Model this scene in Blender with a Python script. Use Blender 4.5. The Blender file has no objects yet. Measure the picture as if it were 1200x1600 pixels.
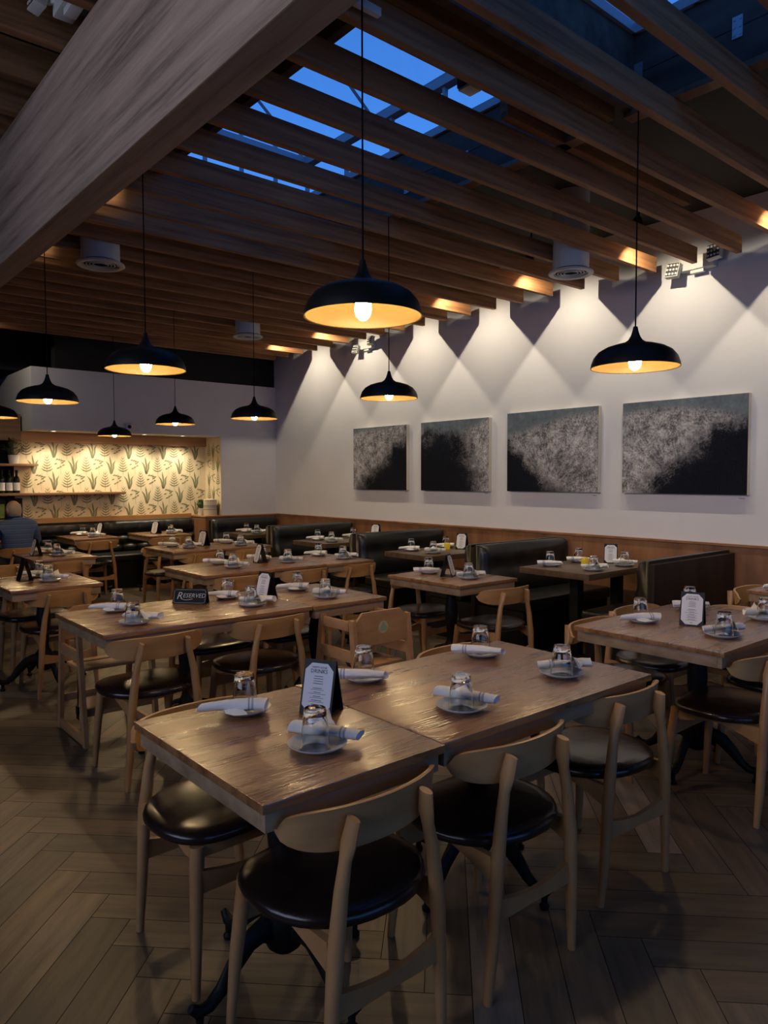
import bpy, bmesh, math, random
from mathutils import Vector, Matrix
R = math.radians
sc = bpy.context.scene
col = sc.collection
rnd = random.Random(7)

# ------------------------------------------------------------------ camera, world, exposure
YAW, PITCH, ROLL, FPX, CAMH = R(40.278), R(2.714), R(-0.125), 1144.45, 1.5
fw = Vector((math.sin(YAW)*math.cos(PITCH), math.cos(YAW)*math.cos(PITCH), -math.sin(PITCH)))
rt = Vector((math.cos(YAW), -math.sin(YAW), 0)); upv = rt.cross(fw)
r2 = math.cos(ROLL)*rt + math.sin(ROLL)*upv; u2 = -math.sin(ROLL)*rt + math.cos(ROLL)*upv
cd = bpy.data.cameras.new('camera'); cam = bpy.data.objects.new('camera', cd); col.objects.link(cam)
cam.matrix_world = Matrix(((r2.x, u2.x, -fw.x, 0), (r2.y, u2.y, -fw.y, 0), (r2.z, u2.z, -fw.z, CAMH), (0, 0, 0, 1)))
cd.sensor_fit = 'VERTICAL'; cd.sensor_height = 36; cd.lens = FPX*36/1600; cd.clip_start = .05; cd.clip_end = 200
sc.camera = cam
sc.view_settings.view_transform = 'Standard'; sc.view_settings.look = 'None'
sc.view_settings.exposure = 0.12; sc.view_settings.gamma = 1; sc.view_settings.use_curve_mapping = False
sc.cycles.use_denoising = True
sc.cycles.max_bounces = 8; sc.cycles.diffuse_bounces = 4; sc.cycles.glossy_bounces = 4
sc.cycles.transmission_bounces = 8; sc.cycles.transparent_max_bounces = 12
sc.cycles.sample_clamp_indirect = 4.0; sc.cycles.caustics_reflective = False; sc.cycles.caustics_refractive = False
BULB = 300.0       # pendant bulb emission
WALLSPOT = 38.0   # wall wash spotlights, watts
NICHE = 34.0      # niche downlights, watts
WINDOW_FILL = 40.0     # area lights added at the unseen window openings, watts
SKY = 1.15
w = bpy.data.worlds.new('dusk_sky'); sc.world = w; w.use_nodes = True
nt = w.node_tree; nt.nodes.clear()
o_ = nt.nodes.new('ShaderNodeOutputWorld'); b_ = nt.nodes.new('ShaderNodeBackground')
tc = nt.nodes.new('ShaderNodeTexCoord'); sx = nt.nodes.new('ShaderNodeSeparateXYZ'); cr = nt.nodes.new('ShaderNodeValToRGB')
nt.links.new(tc.outputs['Generated'], sx.inputs[0]); nt.links.new(sx.outputs['Z'], cr.inputs[0])
cr.color_ramp.elements[0].position = 0.0; cr.color_ramp.elements[0].color = (.10, .30, .85, 1)
cr.color_ramp.elements[1].position = .75; cr.color_ramp.elements[1].color = (.025, .10, .36, 1)
e_ = cr.color_ramp.elements.new(.42); e_.color = (.055, .22, .70, 1)
nt.links.new(cr.outputs[0], b_.inputs[0]); b_.inputs[1].default_value = SKY
nt.links.new(b_.outputs[0], o_.inputs[0])

# area lights added just inside two unseen window openings, in place of daylight
def area(name, loc, rot, sx_, sy_, watts, color):
    l = bpy.data.lights.new(name, 'AREA'); l.shape = 'RECTANGLE'; l.size = sx_; l.size_y = sy_; l.energy = watts; l.color = color
    ob = bpy.data.objects.new(name, l); ob.location = loc; ob.rotation_euler = rot; col.objects.link(ob); return ob
dl_ = area('beam_fill_left', (-3.9, 1.6, 2.9), (R(90), 0, R(-90)), 5.2, 2.3, WINDOW_FILL, (.82, .84, 1)); dl_.data.spread = R(95)  # added fill, spread narrowed so the beam gets more than the floor
area('window_fill_front', (1.6, -3.05, 1.75), (R(90), 0, 0), 5.5, 2.4, WINDOW_FILL*.1, (.74, .82, 1))  # weak added fill for the sides facing the camera

# ------------------------------------------------------------------ helpers
def link(o, parent=None):
    col.objects.link(o)
    if parent is not None: o.parent = parent
    return o
def tag(o, label=None, cat=None, group=None, kind=None):
    if label: o['label'] = label
    if cat: o['category'] = cat
    if group: o['group'] = group
    if kind: o['kind'] = kind
    return o
def empty(name, loc=(0, 0, 0), rz=0):
    o = bpy.data.objects.new(name, None); o.empty_display_size = .1
    o.location = loc; o.rotation_euler = (0, 0, rz); return link(o)
def children(o): return [c for c in CH.get(o, [])]
CH = {}
class MB:
    def __init__(s): s.bm = bmesh.new(); s.mi = 0
    def _f(s, vs):
        try: f = s.bm.faces.new(vs); f.material_index = s.mi; return f
        except ValueError: return None
    def quadmesh(s, rows, closeu=False, closev=False, cap0=False, cap1=False):
        V = [[s.bm.verts.new(p) for p in r] for r in rows]
        nu = len(V); nv = len(V[0])
        for i in range(nu if closeu else nu-1):
            for j in range(nv if closev else nv-1):
                s._f([V[i][j], V[i][(j+1) % nv], V[(i+1) % nu][(j+1) % nv], V[(i+1) % nu][j]])
        if cap0: s._f(list(reversed(V[0])))
        if cap1: s._f(V[-1])
        return s
    def box(s, x0, x1, y0, y1, z0, z1, bevel=0, M=None):
        vs = [s.bm.verts.new(p) for p in ((x0,y0,z0),(x1,y0,z0),(x1,y1,z0),(x0,y1,z0),(x0,y0,z1),(x1,y0,z1),(x1,y1,z1),(x0,y1,z1))]
        fs = [s._f([vs[i] for i in q]) for q in ((3,2,1,0),(4,5,6,7),(0,1,5,4),(1,2,6,5),(2,3,7,6),(3,0,4,7))]
        if bevel:
            es = list({e for f in fs for e in f.edges})
            r = bmesh.ops.bevel(s.bm, geom=es, offset=bevel, segments=2, affect='EDGES', profile=.6)
            for f in r['faces']: f.material_index = s.mi
            vs = list({v for f in r['faces'] for v in f.verts} | {v for v in vs if v.is_valid})
        if M is not None:
            for v in vs:
                if v.is_valid: v.co = M @ v.co
        return s
    def lathe(s, prof, n=24, c=(0, 0, 0), mod=None, closed=False, cap=False):
        rows = []
        for (r, z) in prof:
            rows.append([(c[0]+r*(mod(k, z) if mod else 1)*math.cos(2*math.pi*k/n), c[1]+r*(mod(k, z) if mod else 1)*math.sin(2*math.pi*k/n), c[2]+z) for k in range(n)])
        s.quadmesh(rows, closeu=closed, closev=True, cap0=cap, cap1=cap)
        return s
    def tube(s, path, rad, n=10, flat=None, cap=True):
        P = [Vector(p) for p in path]; rows = []
        ref = Vector((0, 0, 1))
        t0 = (P[1]-P[0]).normalized()
        if abs(t0.dot(ref)) > .9: ref = Vector((0, 1, 0))
        for i, p in enumerate(P):
            t = (P[min(i+1, len(P)-1)]-P[max(i-1, 0)]).normalized()
            a = t.cross(ref); a.normalize(); b = a.cross(t)
            r = rad[i] if hasattr(rad, '__len__') else rad
            fx, fy = (flat[i] if flat else (1, 1))
            rows.append([p+a*(r*fx*math.cos(2*math.pi*k/n))+b*(r*fy*math.sin(2*math.pi*k/n)) for k in range(n)])
        s.quadmesh(rows, closev=True, cap0=cap, cap1=cap); return s
    def prism(s, poly, axis, a, b):
        # poly of 2d points extruded along axis from a to b
        def mk(p, t):
            return {'x': (t, p[0], p[1]), 'y': (p[0], t, p[1]), 'z': (p[0], p[1], t)}[axis]
        A = [s.bm.verts.new(mk(p, a)) for p in poly]; B = [s.bm.verts.new(mk(p, b)) for p in poly]
        s._f(A); s._f(list(reversed(B))); n = len(poly)
        for i in range(n): s._f([A[i], B[i], B[(i+1) % n], A[(i+1) % n]])
        return s
    def mesh(s, name, mats, smooth=40):
        bmesh.ops.recalc_face_normals(s.bm, faces=s.bm.faces)
        me = bpy.data.meshes.new(name)
        if smooth:
            for f in s.bm.faces: f.smooth = True
            for e in s.bm.edges:
                if len(e.link_faces) == 2 and e.calc_face_angle(3.2) > R(smooth): e.smooth = False
        s.bm.to_mesh(me); s.bm.free()
        for m in (mats if isinstance(mats, (list, tuple)) else [mats]): me.materials.append(m)
        return me
    def build(s, name, mats, parent=None, smooth=40, loc=None, rot=None):
        o = bpy.data.objects.new(name, s.mesh(name, mats, smooth))
        link(o, parent)
        if parent is not None: CH.setdefault(parent, []).append(o)
        if loc: o.location = loc
        if rot: o.rotation_euler = rot
        return o
def dup(o, parent=None):
    c = o.copy(); link(c)
    if parent is not None:
        c.parent = parent; CH.setdefault(parent, []).append(c)
    for ch in children(o): dup(ch, c)
    return c
def place(o, loc, rz=0, label=None, cat=None, group=None):
    o.location = loc; o.rotation_euler = (0, 0, rz); return tag(o, label, cat, group)
def text_mesh(s, size, name='lettering', shear=0, align='CENTER'):
    c = bpy.data.curves.new('t', 'FONT'); c.body = s; c.size = size; c.align_x = align; c.shear = shear; c.resolution_u = 2
    o = bpy.data.objects.new('t', c); col.objects.link(o)
    bpy.context.view_layer.update()
    me = bpy.data.meshes.new_from_object(o.evaluated_get(bpy.context.evaluated_depsgraph_get()))
    bpy.data.objects.remove(o); return me

# ------------------------------------------------------------------ materials
def mat(name, color=(.5, .5, .5), rough=.5, metal=0, spec=.5, coat=0, emit=None, estr=0):
    m = bpy.data.materials.new(name); m.use_nodes = True
    p = m.node_tree.nodes['Principled BSDF']
    p.inputs['Base Color'].default_value = (*color, 1); p.inputs['Roughness'].default_value = rough
    p.inputs['Metallic'].default_value = metal; p.inputs['Specular IOR Level'].default_value = spec
    p.inputs['Coat Weight'].default_value = coat; p.inputs['Coat Roughness'].default_value = .15
    if emit: p.inputs['Emission Color'].default_value = (*emit, 1); p.inputs['Emission Strength'].default_value = estr
    return m
def N(m, t, **k):
    n = m.node_tree.nodes.new(t)
    for a, b in k.items():
        if hasattr(n, a): setattr(n, a, b)
        else: n.inputs[a].default_value = b
    return n
def L(m, a, b): m.node_tree.links.new(a, b)
def coords(m, scale, rand=True):
    tc = N(m, 'ShaderNodeTexCoord'); mp = N(m, 'ShaderNodeMapping'); mp.inputs['Scale'].default_value = scale
    L(m, tc.outputs['Object'], mp.inputs[0])
    if rand:
        oi = N(m, 'ShaderNodeObjectInfo'); mu = N(m, 'ShaderNodeMath', operation='MULTIPLY'); mu.inputs[1].default_value = 37.0
        L(m, oi.outputs['Random'], mu.inputs[0]); cx = N(m, 'ShaderNodeCombineXYZ')
        for i in range(3): L(m, mu.outputs[0], cx.inputs[i])
        L(m, cx.outputs[0], mp.inputs['Location'])
    return mp.outputs[0]
def ramp(m, src, stops):
    r = N(m, 'ShaderNodeValToRGB'); el = r.color_ramp.elements
    while len(el) < len(stops): el.new(.5)
    for e, (p, c) in zip(el, stops): e.position = p; e.color = (*c, 1)
    L(m, src, r.inputs[0]); return r.outputs[0]
def noisy(name, stops, scale=(5, 5, 5), detail=5, rough=.5, bump=0, bdist=.01, nrough=.55, bscale=None, roughvar=None, **k):
    m = mat(name, stops[0][1], rough, **k); p = m.node_tree.nodes['Principled BSDF']
    v = coords(m, scale); n = N(m, 'ShaderNodeTexNoise'); n.inputs['Scale'].default_value = 1; n.inputs['Detail'].default_value = detail; n.inputs['Roughness'].default_value = nrough
    L(m, v, n.inputs['Vector']); L(m, ramp(m, n.outputs[0], stops), p.inputs['Base Color'])
    if roughvar:
        mr = N(m, 'ShaderNodeMapRange'); mr.inputs['From Min'].default_value = .3; mr.inputs['From Max'].default_value = .7
        mr.inputs['To Min'].default_value = roughvar[0]; mr.inputs['To Max'].default_value = roughvar[1]
        L(m, n.outputs[0], mr.inputs[0]); L(m, mr.outputs[0], p.inputs['Roughness'])
    if bump:
        src = n.outputs[0]
        if bscale:
            n2 = N(m, 'ShaderNodeTexNoise'); n2.inputs['Scale'].default_value = 1; n2.inputs['Detail'].default_value = 4
            L(m, coords(m, bscale), n2.inputs['Vector']); src = n2.outputs[0]
        b = N(m, 'ShaderNodeBump'); b.inputs['Strength'].default_value = bump; b.inputs['Distance'].default_value = bdist
        L(m, src, b.inputs['Height']); L(m, b.outputs[0], p.inputs['Normal'])
    return m
W = {}
W['joist'] = noisy('rough_brown_joist_wood', [(.25, (.12, .05, .019)), (.5, (.32, .145, .056)), (.75, (.47, .235, .10))], (1.4, 14, 30), 8, .75, .4, .004)
W['beam'] = noisy('grey_brown_glulam', [(.30, (.10, .062, .042)), (.45, (.29, .20, .145)), (.58, (.39, .275, .205)), (.75, (.50, .37, .28))], (14, .6, 14), 9, .7, .35, .004, nrough=.7)
W['plank'] = noisy('dark_weathered_plank', [(.3, (.05, .04, .032)), (.7, (.16, .12, .09))], (9, 1.0, 7), 7, .8, .3, .004)
W['top'] = noisy('rough_sawn_varnished_oak', [(.25, (.11, .045, .016)), (.48, (.25, .115, .042)), (.75, (.38, .195, .08))], (2.2, 16, 16), 8, .3, .85, .0035, nrough=.65, bscale=(7, 125, 30), roughvar=(.2, .38), spec=.6, coat=.7)
_p = W['top'].node_tree.nodes['Principled BSDF']; _b = [n for n in W['top'].node_tree.nodes if n.type == 'BUMP'][0]; W['top'].node_tree.links.new(_b.outputs[0], _p.inputs['Coat Normal']); _p.inputs['Coat Roughness'].default_value = .14
W['apron'] = noisy('pale_oak_edge', [(.3, (.20, .125, .07)), (.7, (.37, .25, .15))], (2, 12, 20), 6, .5, .2, .002)
W['chair'] = noisy('light_oak_chair', [(.3, (.33, .165, .062)), (.7, (.50, .28, .115))], (6, 6, 3), 5, .38, .05, .002)
W['ply'] = noisy('light_oak_plywood', [(.3, (.36, .185, .07)), (.7, (.52, .30, .125))], (2, 8, 14), 5, .36, .05, .002)
W['pine'] = noisy('orange_pine', [(.3, (.36, .18, .075)), (.7, (.52, .29, .13))], (5, 5, 14), 5, .45, .1, .002)
W['panel'] = noisy('reddish_walnut_panel', [(.3, (.17, .075, .034)), (.5, (.27, .125, .058)), (.75, (.37, .185, .09))], (5, 5, 1.1), 7, .42, .05, .002)
W['fascia'] = noisy('honey_oak_fascia', [(.3, (.36, .18, .07)), (.7, (.52, .28, .12))], (.8, 3, 16), 6, .45)
W['shelf'] = noisy('brown_shelf_wood', [(.3, (.20, .10, .045)), (.7, (.32, .17, .08))], (2, 10, 20), 5, .5)
W['booth'] = noisy('dark_walnut_booth_panel', [(.3, (.014, .007, .0045)), (.7, (.03, .016, .010))], (9, 9, 1.5), 5, .5, spec=.22)
W['btop'] = noisy('dark_stained_booth_top', [(.3, (.07, .042, .024)), (.7, (.14, .09, .05))], (2, 14, 14), 6, .3, .3, .002)
leather = noisy('black_leather', [(.3, (.005, .0055, .0055)), (.7, (.011, .012, .0115))], (14, 14, 14), 4, .36, .12, .004, bscale=(60, 60, 60))
vinyl = noisy('dark_brown_vinyl', [(.3, (.012, .0075, .006)), (.7, (.024, .014, .011))], (8, 8, 8), 4, .24, .3, .004, bscale=(22, 22, 22))
iron = mat('black_cast_iron', (.006, .006, .006), .55, 0, spec=.25)
blackm = mat('matte_black_lacquer', (.006, .0063, .0066), .45, spec=.22)
cordm = mat('black_fabric_cord', (.004, .004, .004), .9, spec=.1)
gold = noisy('brushed_gold_lining', [(.3, (.075, .048, .015)), (.7, (.10, .066, .022))], (6, 6, 30), 4, .5, spec=.3)
ceramic = mat('grey_white_ceramic', (.62, .63, .63), .18, coat=.4)
glass = bpy.data.materials.new('clear_glass'); glass.use_nodes = True
_p = glass.node_tree.nodes['Principled BSDF']; _p.inputs['Transmission Weight'].default_value = 1; _p.inputs['Roughness'].default_value = .02; _p.inputs['IOR'].default_value = 1.47; _p.inputs['Base Color'].default_value = (.97, .985, .98, 1)
cloth = mat('white_cotton_napkin', (.78, .77, .74), .9)
def _stripe():
    m = cloth; p = m.node_tree.nodes['Principled BSDF']
    tc_ = N(m, 'ShaderNodeTexCoord'); s_ = N(m, 'ShaderNodeSeparateXYZ'); L(m, tc_.outputs['Object'], s_.inputs[0])
    blue = (.13, .17, .30); wh = (.80, .79, .75)
    r = ramp(m, s_.outputs[0], [(0, wh), (.045, wh), (.0455, blue), (.049, blue), (.0495, wh), (.0545, wh), (.055, blue), (.0585, blue), (.059, wh)])
    L(m, r, p.inputs['Base Color'])
    n = N(m, 'ShaderNodeTexNoise'); n.inputs['Scale'].default_value = 45; L(m, tc_.outputs['Object'], n.inputs['Vector'])
    b = N(m, 'ShaderNodeBump'); b.inputs['Strength'].default_value = .35; b.inputs['Distance'].default_value = .004
    L(m, n.outputs[0], b.inputs['Height']); L(m, b.outputs[0], p.inputs['Normal'])
_stripe()
white = noisy('white_wall_paint', [(.3, (.675, .665, .70)), (.7, (.715, .705, .74))], (2, 2, 2), 3, .75)
blackpaint = mat('black_ceiling_paint', (.008, .008, .008), .85)
olive = noisy('dark_olive_deck', [(.3, (.012, .011, .007)), (.7, (.022, .02, .013))], (2, 2, 2), 4, .8)
whitemetal = mat('white_painted_metal', (.62, .62, .62), .4)
galv = mat('galvanised_steel', (.45, .48, .52), .4, .6)
wmull = mat('white_glazing_bar', (.45, .5, .56), .45)
plasticw = mat('pale_grey_plastic', (.6, .6, .58), .45)
plastick = mat('black_plastic', (.006, .006, .006), .55, spec=.2)
led = mat('led_lens', (.7, .7, .68), .2)
ledk = mat('dark_led_housing', (.05, .05, .05), .4)
cover = mat('black_menu_cover', (.008, .009, .012), .5, spec=.25)
paper = mat('white_menu_paper', (.74, .74, .76), .8)
ink = mat('dark_print', (.03, .03, .035), .8)
silverink = mat('silver_print', (.45, .45, .44), .5)
bulbm = mat('lit_filament_bulb', (1, .9, .7), .2, emit=(1, .69, .35), estr=BULB)
downm = mat('lit_downlight_lens', (1, .95, .85), .3, emit=(1, .86, .62), estr=9)
spotm = mat('lit_spot_lens', (1, .95, .85), .3, emit=(1, .85, .6), estr=10)

# ------------------------------------------------------------------ room shell
XW, YB, YN, ZW = 6.15, 9.88, 10.38, 0.94    # right wall, back wall, niche back, wainscot height
XL, YF = -4.0, -3.2
def struct(name, mb, mats, smooth=0, parent=None):
    o = mb.build(name, mats, parent, smooth)
    if parent is None: o['kind'] = 'structure'
    return o
# herringbone floor: each plank is a face with its own tone
fl = bmesh.new(); la = fl.loops.layers.float_color.new('tone')
PW, PL, g = .1393, .867, .0016
ox, oy = .907-PL/math.sqrt(2), 2.804-PL/math.sqrt(2)
S2 = math.sqrt(2)
tones = [(.115, .085, .055), (.135, .10, .066), (.095, .072, .05), (.15, .115, .08), (.08, .066, .047), (.105, .088, .066), (.21, .175, .135), (.125, .09, .056)]
def plank(x0, x1, y0, y1, ua):
    cx, cy = ((x0+x1)/2-(y0+y1)/2)/S2+ox, ((x0+x1)/2+(y0+y1)/2)/S2+oy
    if not (-4.6 < cx < 6.6 and -3.8 < cy < 12.6): return
    t = rnd.choices(tones, [5, 4, 5, 3, 3, 3, 1.1, 4])[0]; k = rnd.uniform(.88, 1.12)
    vs = [fl.verts.new(((a-b)/S2+ox, (a+b)/S2+oy, 0)) for a, b in ((x0+g, y0+g), (x1-g, y0+g), (x1-g, y1-g), (x0+g, y1-g))]
    f = fl.faces.new(vs)
    for lp in f.loops: lp[la] = (t[0]*k, t[1]*k, t[2]*k, 1 if ua else 0)
for j in range(-14, 16):
    for i in range(-120, 121):
        x = i*PW+j*PL; y = i*PW-j*PL
        plank(x, x+PL, y, y+PW, True); plank(x+PL, x+PL+PW, y+PW-PL, y+PW, False)
me = bpy.data.meshes.new('floor'); fl.to_mesh(me); fl.free()
mf = mat('herringbone_wood_tile', (.1, .08, .05), .42); p = mf.node_tree.nodes['Principled BSDF']
at_ = N(mf, 'ShaderNodeVertexColor'); at_.layer_name = 'tone'
rot1 = N(mf, 'ShaderNodeTexCoord')
mpA = N(mf, 'ShaderNodeMapping'); mpA.inputs['Rotation'].default_value = (0, 0, R(-45)); pass
mpB = N(mf, 'ShaderNodeMapping'); mpB.inputs['Rotation'].default_value = (0, 0, R(45)); pass
for q in (mpA, mpB): L(mf, rot1.outputs['Object'], q.inputs[0])
mx = N(mf, 'ShaderNodeMix', data_type='VECTOR'); L(mf, at_.outputs['Alpha'], mx.inputs[0]); L(mf, mpB.outputs[0], mx.inputs[4]); L(mf, mpA.outputs[0], mx.inputs[5])
n = N(mf, 'ShaderNodeTexNoise'); n.inputs['Scale'].default_value = 1; n.inputs['Detail'].default_value = 7; n.inputs['Roughness'].default_value = .65
vm_ = N(mf, 'ShaderNodeVectorMath', operation='MULTIPLY'); vm_.inputs[1].default_value = (2.5, 22, 1); L(mf, mx.outputs[1], vm_.inputs[0]); L(mf, vm_.outputs[0], n.inputs['Vector'])
mr = ramp(mf, n.outputs[0], [(.3, (.55, .55, .55)), (.5, (1, 1, 1)), (.75, (1.45, 1.4, 1.35))])
mm = N(mf, 'ShaderNodeMix', data_type='RGBA', blend_type='MULTIPLY'); mm.inputs[0].default_value = 1
L(mf, at_.outputs['Color'], mm.inputs[6]); L(mf, mr, mm.inputs[7]); L(mf, mm.outputs[2], p.inputs['Base Color'])
b = N(mf, 'ShaderNodeBump'); b.inputs['Strength'].default_value = .25; b.inputs['Distance'].default_value = .003; L(mf, n.outputs[0], b.inputs['Height']); L(mf, b.outputs[0], p.inputs['Normal'])
me.materials.append(mf); fo = link(bpy.data.objects.new('floor', me)); fo['kind'] = 'structure'
grout = mat('dark_grout', (.012, .010, .008), .9)
struct('floor_base', MB().box(XL-.4, XW+.3, YF-.4, 12.4, -.06, -.001), grout)

# right wall, wainscot, back walls
struct('wall_right', MB().box(XW, XW+.12, YF, 12.2, 0, 4.4), white)
wb = MB()
for i in range(11):
    y0 = -3.1+i*1.22
    wb.box(XW-.018, XW, y0, min(y0+1.217, YB), 0, ZW-.02)
struct('wall_right_panelling', wb, W['panel'])
struct('trim_1', MB().box(XW-.035, XW, YF, YB, ZW-.022, ZW, .003), W['panel'])
# back wall: white part right of the niche, white band above it, black above
XN, XLG, XS, ZS, ZT = 5.20, 4.933, 2.597, 2.11, 2.898
bw = MB()
bw.box(XN, XW, YB, YN+.12, ZW, ZS)
bw.box(XS, XW, YB, 12.0, ZS, ZT)
struct('wall_back', bw, white)
struct('wall_back_upper', MB().box(XS+.3, XW, YB+.03, YB+.2, ZT, 3.9).box(XL, XS+.4, YB+.9, YB+1.0, 2.95, 4.5), blackpaint)
struct('wall_back_far', MB().box(XL, XW, 12.0, 12.2, 0, 4.5), blackpaint)
lg = MB().box(XLG, XW, YB-.02, YB+.0, 0, ZW-.02).box(XLG, XLG+.02, YB, YN, 0, ZW-.02)
struct('wall_back_panelling', lg, W['panel'])
struct('trim_2', MB().box(XLG-.015, XW-.02, YB-.04, YB+.005, ZW-.02, ZW, .003).box(XLG-.015, XN+.3, YB, YN, ZW-.02, ZW), W['fascia'])
# wallpaper in the niche: cream ground with fern, kelp and sprig motifs
cream = noisy('cream_wallpaper', [(.3, (.70, .58, .38)), (.7, (.75, .63, .43))], (40, 40, 3), 2, .7)
ferng = mat('sage_green_print', (.21, .21, .11), .75)
def leafpoly(mb, pts, wd, plane):
    # ribbon along 2d pts with widths
    rows = []
    for i, (x, z) in enumerate(pts):
        a = pts[max(i-1, 0)]; c = pts[min(i+1, len(pts)-1)]; dx, dz = c[0]-a[0], c[1]-a[1]; l = math.hypot(dx, dz) or 1
        h = wd[i]/2; rows.append([plane(x-dz/l*h, z+dx/l*h), plane(x+dz/l*h, z-dx/l*h)])
    mb.quadmesh(rows)
def motif(mb, kind, cx, cz, plane, sc_=1.0):
    q = lambda pts: [(cx+a*sc_, cz+b_*sc_) for a, b_ in pts]
    if kind == 'fern':
        leafpoly(mb, q([(0, -.11), (0, -.06)]), [.004, .004], plane)
        leafpoly(mb, q([(0, -.06), (0, .11)]), [.006, .002], plane)
        for k in range(6):
            z = -.066+k*.027; ww = .060*(1-k/7.5)
            for s in (-1, 1): leafpoly(mb, q([(0, z), (s*ww*.5, z+.009), (s*ww, z+.030)]), [.015-.0014*k, .018-.0017*k, .003], plane)
    elif kind == 'kelp':
        for pts in ([(-.005, -.09), (-.018, -.02), (-.03, .015), (-.058, .05)], [(0, -.095), (.004, 0), (-.006, .06), (-.012, .1)], [(.008, -.09), (.026, -.03), (.028, .02), (.05, .055)]):
            leafpoly(mb, q(pts), [.016, .026, .022, .004], plane)
    else:
        leafpoly(mb, q([(.005, -.1), (.0, -.02), (.015, .08)]), [.003, .003, .003], plane)
        for i in range(9):
            a = i*2.4; rr = .018+.03*((i*37) % 10)/10; bx, bz = rr*math.cos(a)*1.1, .02+rr*math.sin(a)*1.4
            leafpoly(mb, q([(bx-.016, bz-.004), (bx, bz+.004), (bx+.016, bz+.006)]), [.004, .022, .005], plane)
wp = MB(); wp.mi = 0
wp.box(XS-.1, XN, YN, YN+.05, .85, ZS); wp.mi = 1
row = 0; z = 1.03
kinds = ['kelp', 'fern', 'sprig']
while z < 2.06:
    x = XS-.12+(.255 if row % 2 else 0); i = 0
    while x < XN-.06:
        if x > XS-.03 and z < 1.9: motif(wp, kinds[i % 3], x, z, lambda a, c: (a, YN-.002, c), 1.28)
        x += .17; i += 1
    z += .215; row += 1
struct('wall_niche_wallpaper', wp, [cream, ferng])
wp = MB().box(XN-.004, XN, YB+.003, YN, ZW, ZS); wp.mi = 1
row = 0; z = 1.05
while z < 1.98:
    for i, y in enumerate((YB+.09, YB+.23, YB+.37)):
        motif(wp, kinds[(i+row*2) % 3], y, z, lambda a, c: (XN-.006, a, c), 1.15)
    z += .215; row += 1
struct('wall_niche_side_wallpaper', wp, [cream, ferng])
struct('trim_3', MB().box(XS-.02, XN-.005, YN-.05, YN-.001, 1.972, 2.108, .002), W['fascia'])
struct('trim_4', MB().box(.6, XS-.022, YN-.06, YN+.0, 1.985, 2.33, .002), W['shelf'])
struct('trim_5', MB().box(.6, XLG-.001, YN-.06, YN, .875, .965, .004), W['fascia'])
struct('wall_bar_recess', MB().box(.6, XS-.1, YN+.3, YN+.35, 0, 2.3).box(XS-.12, XS-.1, YN, YN+.3, .9, 2.0).box(.6, XS-.1, YN, YN+.3, .8, .96), blackpaint)
# unseen walls, with window openings added to hold the area lights
wl = MB().box(XL-.12, XL, YF, 12.2, 0, 1.7).box(XL-.12, XL, YF, 12.2, 4.1, 4.5).box(XL-.12, XL, YF, -1.1, 1.7, 4.1).box(XL-.12, XL, 4.3, 12.2, 1.7, 4.1)
struct('wall_left', wl, blackpaint)
wf = MB().box(XL, XW, YF-.12, YF, 0, .5).box(XL, XW, YF-.12, YF, 3.0, 4.5).box(XL, -1.2, YF-.12, YF, .5, 3.0).box(4.4, XW, YF-.12, YF, .5, 3.0)
struct('wall_front', wf, blackpaint)
# ceiling deck with two skylight openings
SX0, SX1, SA0, SA1, SB0, SB1, ZD = 2.0, 3.55, 2.47, 5.17, .2, 2.16, 3.76
cl = MB().box(1.417, XW, YB+.05, 12.2, ZD, ZD+.08)
q_ = .048
cl.box(1.417, SX0-q_, YF, YB+.05, ZD, ZD+.08).box(SX1+q_, XW, YF, YB+.05, ZD, ZD+.08)
cl.box(SX0-q_, SX1+q_, SA1+q_, YB+.05, ZD, ZD+.08).box(SX0-q_, SX1+q_, SB1+q_, SA0-q_, ZD, ZD+.08).box(SX0-q_, SX1+q_, YF, SB0-q_, ZD, ZD+.08)
struct('ceiling', cl, olive)
struct('ceiling_left', MB().box(XL, 1.46, YF, 12.2, 4.2, 4.28), olive)
struct('ceiling_left_edge', MB().box(1.42, 1.46, YF, 12.2, ZD+.08, 4.2), olive)

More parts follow.
